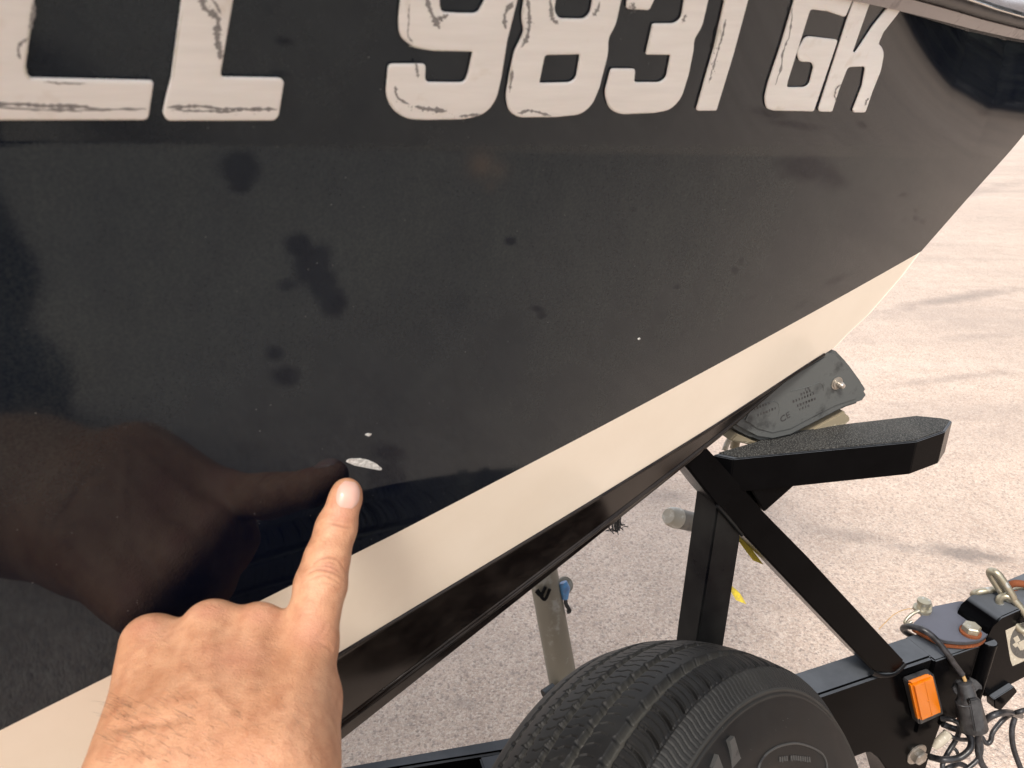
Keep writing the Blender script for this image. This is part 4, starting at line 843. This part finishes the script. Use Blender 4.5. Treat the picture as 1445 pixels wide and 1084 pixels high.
hv, hq = surface_nets()
print('hand verts', len(hv))
me = fast_mesh('person', hv, hq)
bm = bmesh.new(); bm.from_mesh(me)
for _ in range(2): bmesh.ops.smooth_vert(bm, verts=bm.verts, factor=.5, use_axis_x=True, use_axis_y=True, use_axis_z=True)
bmesh.ops.recalc_face_normals(bm, faces=bm.faces); bm.to_mesh(me); bm.free()
person = link('person', me, M['skin'], None, smooth=True)
md = person.modifiers.new('s', 'SUBSURF'); md.levels = 1; dg = bpy.context.evaluated_depsgraph_get()
me2 = bpy.data.meshes.new_from_object(person.evaluated_get(dg)); person.modifiers.clear(); person.data = me2; me = me2
co = np.zeros(len(me.vertices) * 3, np.float32); me.vertices.foreach_get('co', co); co = co.reshape(-1, 3); no = np.zeros_like(co)
me.vertices.foreach_get('normal', no.ravel()) if False else None
nb = np.zeros(len(me.vertices) * 3, np.float32); me.vertices.foreach_get('normal', nb); no = nb.reshape(-1, 3)
x_, y_ = px_of(co.astype(float)); facing = np.clip(-(no @ FW.astype(np.float32)), 0, 1) ** .5
disp = np.zeros(len(co)); cre = np.zeros(len(co)); red = np.zeros(len(co))
def crease(pts, wpx, dep, dark=.5):
    global disp, cre
    P = np.array([p[:2] for p in smooth_path([V([*p, 0.]) for p in pts], 8)]); d = np.full(len(co), 1e9); near = (x_ > P[:, 0].min() - 15) & (x_ < P[:, 0].max() + 15) & (y_ > P[:, 1].min() - 15) & (y_ < P[:, 1].max() + 15)
    X = np.stack([x_[near], y_[near]], -1); dd = np.full(len(X), 1e9); tt = np.zeros(len(X))
    for i in range(len(P) - 1):
        a, b = P[i], P[i + 1]; ab = b - a; t = np.clip(((X - a) @ ab) / (ab @ ab + 1e-9), 0, 1); q = np.linalg.norm(X - a - t[:, None] * ab, axis=1); u = (i + t) / (len(P) - 1); tt = np.where(q < dd, u, tt); dd = np.minimum(dd, q)
    g = np.exp(-(dd / wpx) ** 2) * np.sin(np.clip(tt, .02, .98) * math.pi) ** .5 * facing[near]; disp[near] -= dep * g; cre[near] = np.maximum(cre[near], dark * g)
def blob(cx, cy, rx, ry, rot, dep, rd=0):
    global disp, red
    dx, dy = x_ - cx, y_ - cy; u = (dx * math.cos(rot) + dy * math.sin(rot)) / rx; v_ = (-dx * math.sin(rot) + dy * math.cos(rot)) / ry; g = np.exp(-(u * u + v_ * v_)) * facing; disp += dep * g; red = np.maximum(red, rd * g)
crease([(462, 738), (474, 741), (486, 744), (497, 745)], 1.6, .0005, .55); crease([(466, 733), (480, 735), (494, 738)], 1.2, .0002, .2); crease([(470, 748), (482, 749), (492, 751)], 1.2, .0002, .2)
crease([(441, 801), (448, 791), (462, 787), (476, 790), (485, 802), (488, 813)], 1.5, .0005, .5)
crease([(432, 812), (446, 804), (462, 806), (478, 812), (487, 820)], 1.7, .0007, .6); crease([(438, 818), (455, 812), (470, 817), (484, 827)], 1.3, .0004, .35); crease([(448, 800), (460, 799), (474, 804), (482, 811)], 1.4, .0005, .5)
crease([(450, 822), (466, 824), (480, 832)], 1.1, .0003, .25); crease([(455, 795), (466, 794), (476, 798)], 1.1, .0003, .3)
blob(466, 801, 12, 7, .2, .0008, .5); blob(456, 838, 20, 14, 0, .0003, .1)
crease([(462, 880), (455, 893), (440, 903)], 3, .0006, .15); crease([(446, 905), (462, 912), (470, 922)], 3, .0007, .2)
for (a, b) in (((366, 905), (345, 1060)), ((300, 905), (292, 1060)), ((232, 925), (240, 1060)), ((432, 915), (398, 1060))):
    for t in np.linspace(0, 1, 8): blob(a[0] + (b[0] - a[0]) * t, a[1] + (b[1] - a[1]) * t, 11, 18, .1, .0006 * (1 - t * .5), .0)
for pts in ([(250, 930), (275, 960), (300, 975), (330, 1010)], [(420, 950), (390, 975), (350, 985), (310, 1040)], [(430, 990), (440, 1030), (430, 1070)]):
    P = smooth_path([V([*p, 0.]) for p in pts], 8)
    for p in P: blob(p[0], p[1], 8, 8, 0, .00014, .0)
crease([(145, 1031), (180, 1024), (215, 1020), (250, 1019)], 7, .0016, .22); crease([(232, 1018), (255, 1012), (275, 1012)], 5, .0006, .15)
for cx, cy, rx, ry in ((365, 868, 26, 16), (297, 862, 28, 14), (440, 895, 30, 26), (210, 885, 30, 20), (484, 720, 20, 22), (330, 930, 50, 25)): blob(cx, cy, rx, ry, 0, 0, .55)
co = co + no * disp[:, None].astype(np.float32); me.vertices.foreach_set('co', co.ravel())
for nme, arr in (('crease', cre), ('red', red)):
    a = me.attributes.new(nme, 'FLOAT', 'POINT'); a.data.foreach_set('value', arr.astype(np.float32))
me.update(); me.polygons.foreach_set('use_smooth', [True] * len(me.polygons))
tag(person, 'bare tanned left hand pointing its index finger at the white hull chip', 'person')
# nail
from mathutils.bvhtree import BVHTree
bvh = BVHTree.FromPolygons([tuple(c) for c in co.tolist()], [tuple(p.vertices) for p in me.polygons])
def on_skin(x, y):
    r = Vector(ray(x, y)); h = bvh.ray_cast(Vector(CAM), r); return (V(h[0]), V(h[1])) if h[0] else None
nail_c, nail_n = (493.5, 694.5), None
NG = []; nu, nvv = 15, 19
for i in range(nvv):
    rr_ = []
    for j in range(nu):
        u, v_ = j / (nu - 1) * 2 - 1, i / (nvv - 1) * 2 - 1; wv_ = (1 - abs(v_) ** 4 * .35) * math.sqrt(max(0, 1 - (max(0, -v_) ** 2) * .55 - (max(0, v_) ** 3) * .5))
        x = 491.2 + u * 16.0 * wv_ - v_ * 2.6; y = 698.5 + v_ * 18.5 + u * 1.0; h = on_skin(x, y)
        if h is None: h = rr_[-1][1] if rr_ else (at(x, y, ztip - .01), -FW)
        edge_ = max(abs(u), abs(v_)) ** 4; P_ = h[0] + h[1] * (.00085 - .0006 * edge_); rr_.append((P_, h))
    NG.append([p for p, _ in rr_])
v, q = grid_mesh('fingernail', np.array(NG)); me_ = fast_mesh('fingernail', v, q); nl = link('fingernail', me_, M['nail'], person, smooth=True)
bpy.context.view_layer.update()

# fine dark hairs on the wrist and the outer edge of the hand
vv, ff = [], []
for i in range(150):
    h = on_skin(150 + rng.random() * 130 if i % 3 else 110 + rng.random() * 330, 985 + rng.random() * 95)
    if h is None: continue
    p0, n0 = h; d0 = -RT * (.5 + rng.random() * .5) + UP * (rng.random() - .2) * .5 + n0 * (.35 + .3 * rng.random()); d0 /= np.linalg.norm(d0); ln = .004 + .005 * rng.random()
    P = [p0 - n0 * .0002, p0 + d0 * ln * .5 + n0 * .0006, p0 + d0 * ln + n0 * .0002]; v, f = tube_geo(P, [.00006, .00005, .00002], 4); o_ = len(vv); vv += v; ff += [tuple(q + o_ for q in g) for g in f]
M['hair'] = m_paint('dark_brown_hair', (.015, .010, .007), .6, .3, (.03, .02, .015), 200, .5, .3)
tag(link('arm_hair', mesh('arm_hair', vv, ff), M['hair'], person), kind='stuff')
# rest of the photographer, standing behind the camera: dark shirt, jeans, head and the arm that holds the phone
def f3(*p): return np.array(p, np.float32)
BX = .08                                                            # the body stands a little to the right of the lens
def soft(name, pr, res, mat, parent, it=2):
    v_, q_ = surface_nets(res, 12, pr); me_ = fast_mesh(name, v_, q_); bm_ = bmesh.new(); bm_.from_mesh(me_)
    for _ in range(it): bmesh.ops.smooth_vert(bm_, verts=bm_.verts, factor=.5, use_axis_x=True, use_axis_y=True, use_axis_z=True)
    bmesh.ops.recalc_face_normals(bm_, faces=bm_.faces); bm_.to_mesh(me_); bm_.free(); return link(name, me_, mat, parent, smooth=True)
M['shirt'] = m_paint('charcoal_cotton_shirt', (.025, .027, .032), .85, .3, (.05, .05, .055), 90, .3, .2); M['jeans'] = m_paint('blue_denim', (.05, .085, .14), .85, .5, (.10, .14, .19), 160, .4, .2)
M['hair'] = m_paint('dark_brown_hair', (.015, .010, .007), .6, .3, (.03, .02, .015), 200, .5, .3); M['shoe'] = m_paint('grey_shoe', (.10, .10, .10), .7, .3, (.2, .2, .2), 90, .2)
soft('shirt', [(f3(BX + -.13, -.30, 1.20), f3(BX + .13, -.30, 1.20), .095, .095, .05), (f3(BX + -.08, -.34, 1.08), f3(BX + .08, -.34, 1.08), .10, .10, .05), (f3(BX + -.07, -.40, .92), f3(BX + .08, -.40, .92), .10, .10, .05), (f3(BX + -.20, -.27, 1.25), f3(BX + -.31, -.17, 1.17), .068, .066, .03), (f3(BX + .20, -.27, 1.25), f3(BX + .25, -.18, 1.12), .068, .062, .03), (f3(BX + -.01, -.29, 1.28), f3(BX + -.01, -.28, 1.33), .07, .062, .03)], .006, M['shirt'], person)
soft('jeans', [(f3(BX + -.06, -.42, .86), f3(BX + .07, -.42, .86), .105, .105, .04), (f3(BX + -.07, -.42, .82), f3(BX + .06, -.17, .50), .092, .062, .03), (f3(BX + .06, -.17, .50), f3(BX + .05, -.20, .09), .062, .050, .02), (f3(BX + .14, -.44, .82), f3(BX + .22, -.38, .46), .092, .062, .03), (f3(BX + .22, -.38, .46), f3(BX + .25, -.50, .09), .062, .050, .02)], .006, M['jeans'], person)
for sx_, sy_ in ((BX + .05, -.20), (BX + .25, -.50)): soft('shoe', [(f3(sx_, sy_, .065), f3(sx_, sy_ + .03, .05), .045, .045, .02), (f3(sx_, sy_ - .03, .04), f3(sx_ + .01, sy_ + .16, .036), .040, .036, .02)], .004, M['shoe'], person)
hd_ = f3(BX + -.01, -.235, 1.49)
soft('head', [(f3(BX + -.01, -.29, 1.30), f3(BX + -.01, -.26, 1.42), .055, .055, .02), (hd_ + f3(BX + 0, -.02, .03), hd_ + f3(0, .0, .02), .088, .082, .02), (hd_ + f3(0, .03, -.045), hd_ + f3(0, .035, -.055), .050, .042, .03), (hd_ + f3(0, .085, .0), hd_ + f3(0, .103, -.022), .008, .013, .012), (hd_ + f3(-.04, .068, .02), hd_ + f3(.04, .068, .02), .014, .014, .015), (hd_ + f3(-.018, .075, -.048), hd_ + f3(.018, .075, -.048), .009, .009, .008),
              (hd_ + f3(BX + -.088, -.01, .01), hd_ + f3(-.09, -.015, -.025), .012, .009, .006), (hd_ + f3(BX + .088, -.01, .01), hd_ + f3(.09, -.015, -.025), .012, .009, .006)], .004, M['skin'], person)
soft('hair', [(hd_ + f3(BX + 0, -.035, .055), hd_ + f3(0, .01, .062), .088, .078, .02), (hd_ + f3(0, -.06, -.01), hd_ + f3(BX + 0, -.05, .03), .07, .08, .02)], .004, M['hair'], person)
pc = CAM - FW * .010 + RT * .052 - UP * .022
ph = [pc + RT * a * .0745 + UP * b * .0365 for a, b in ((-1, -1), (1, -1), (1, 1), (-1, 1))]; phone = prism('phone', [p - FW * .0 for p in ph], [p - FW * .008 for p in ph], M['plastic'], None, .003)
tag(phone, 'black phone held out in front of the photographer by the right hand', 'phone')
def w3(a, b, c): return (pc + RT * a + UP * b - FW * c).astype(np.float32)
wr_ = w3(.155, -.075, .055); arm_ = [(f3(BX + .25, -.17, 1.11), f3(BX + .24, -.10, 1.02), .050, .046, .02), (f3(BX + .24, -.10, 1.02), wr_, .044, .028, .02), (wr_, w3(.105, -.035, .035), .029, .026, .012), (w3(.09, -.045, .03), w3(.10, .0, .035), .022, .020, .01)]
for i_ in range(4): y_f = .022 - i_ * .019; arm_ += [(w3(.095, y_f - .012, .030), w3(.095, y_f, .004), .0095, .0088, .005), (w3(.093, y_f, .004), w3(.088, y_f, -.010), .0088, .0082, .004), (w3(.088, y_f, -.010), w3(.066 - (i_ == 3) * -.006, y_f, -.0105), .0080, .0070, .004)]
arm_ += [(w3(.095, -.03, .032), w3(.070, .005, .030), .0125, .0110, .008), (w3(.070, .005, .030), w3(.048, .012, .019), .0105, .0085, .005)]
soft('right_arm', arm_, .0025, M['skin'], person)
# ------------------------------------------------------------------ added unseen tree row, placed to darken the reflection high on the bow
m = NM('dark_evergreen_foliage'); c = m.mix(m.ramp(m.noise(1.2, 4), (.35, 0.), (.7, 1.)), (.006, .010, .008), (.016, .024, .014)); m.set('Base Color', c); m.set('Roughness', .7); M['leaf'] = m.m
M['bark'] = m_paint('brown_bark', (.06, .042, .03), .85, .4, (.1, .08, .06), 6, .5, .2)
def tree_mesh(seed):
    r = np.random.default_rng(seed); n = 9000; lob = r.normal(size=(14, 3)) * [1.2, 1.2, 0] + [0, 0, 0]; lob[:, 2] = np.linspace(.7, 7.0, 14); lob[:, :2] *= (1.15 - np.linspace(0, .75, 14))[:, None]; k = r.integers(0, 14, n)
    c_ = lob[k] + np.clip(r.normal(size=(n, 3)), -1.7, 1.7) * .66; c_[:, 2] = np.maximum(c_[:, 2], .2 + r.random(n)); a = r.normal(size=(n, 3)); a /= np.linalg.norm(a, axis=1)[:, None]; b = np.cross(a, r.normal(size=(n, 3))); b /= np.linalg.norm(b, axis=1)[:, None]
    L_ = (.09 + .10 * r.random(n))[:, None]; q = np.stack([c_ - a * L_, c_ + b * L_ * .5, c_ + a * L_, c_ - b * L_ * .5], 1).reshape(-1, 3); return fast_mesh('crown', q, np.arange(4 * n).reshape(-1, 4))
tm = [tree_mesh(i) for i in range(3)]
for t_ in tm: t_.materials.append(M['leaf'])
tv, tf = [], []
for P_, r_ in (([V([0, 0, 0]), V([.05, 0, 1.2]), V([0, .06, 2.6]), V([.05, 0, 4.6])], [.2, .15, .11, .04]), ([V([0, 0, 1.4]), V([.7, .2, 2.6]), V([1.3, .3, 3.4])], [.09, .06, .02]), ([V([0, 0, 1.7]), V([-.6, .4, 2.8]), V([-1.1, .6, 3.8])], [.08, .05, .02]), ([V([0, 0, 2.0]), V([.1, -.7, 3.0]), V([.2, -1.1, 4.0])], [.08, .05, .02])):
    v, f = tube_geo(P_, r_, 8); o_ = len(tv); tv += v; tf += [tuple(q + o_ for q in g) for g in f]
trm = mesh('trunk', tv, tf); trm.materials.append(M['bark'])
TREE_L = ['dark evergreen tree beyond the lot, mirrored high on the boat bow'] * 14
for i, az in enumerate(np.linspace(57, 104, 14)):
    d = 14 + 2 * rng.random(); a = math.radians(az + rng.normal() * .8); t_ = empty('evergreen_tree', (math.sin(a) * d, math.cos(a) * d, 0), TREE_L[i], 'tree', 'dark evergreen trees beyond the lot')
    t_.rotation_euler[2] = rng.random() * 6; sc = 1.0 + .4 * rng.random(); t_.scale = (sc * 1.1, sc * 1.1, sc)
    for nm_, me_2 in (('crown', tm[i % 3]), ('trunk', trm)):
        o_ = bpy.data.objects.new(nm_, me_2); COL.objects.link(o_); o_.parent = t_
bpy.context.view_layer.update()
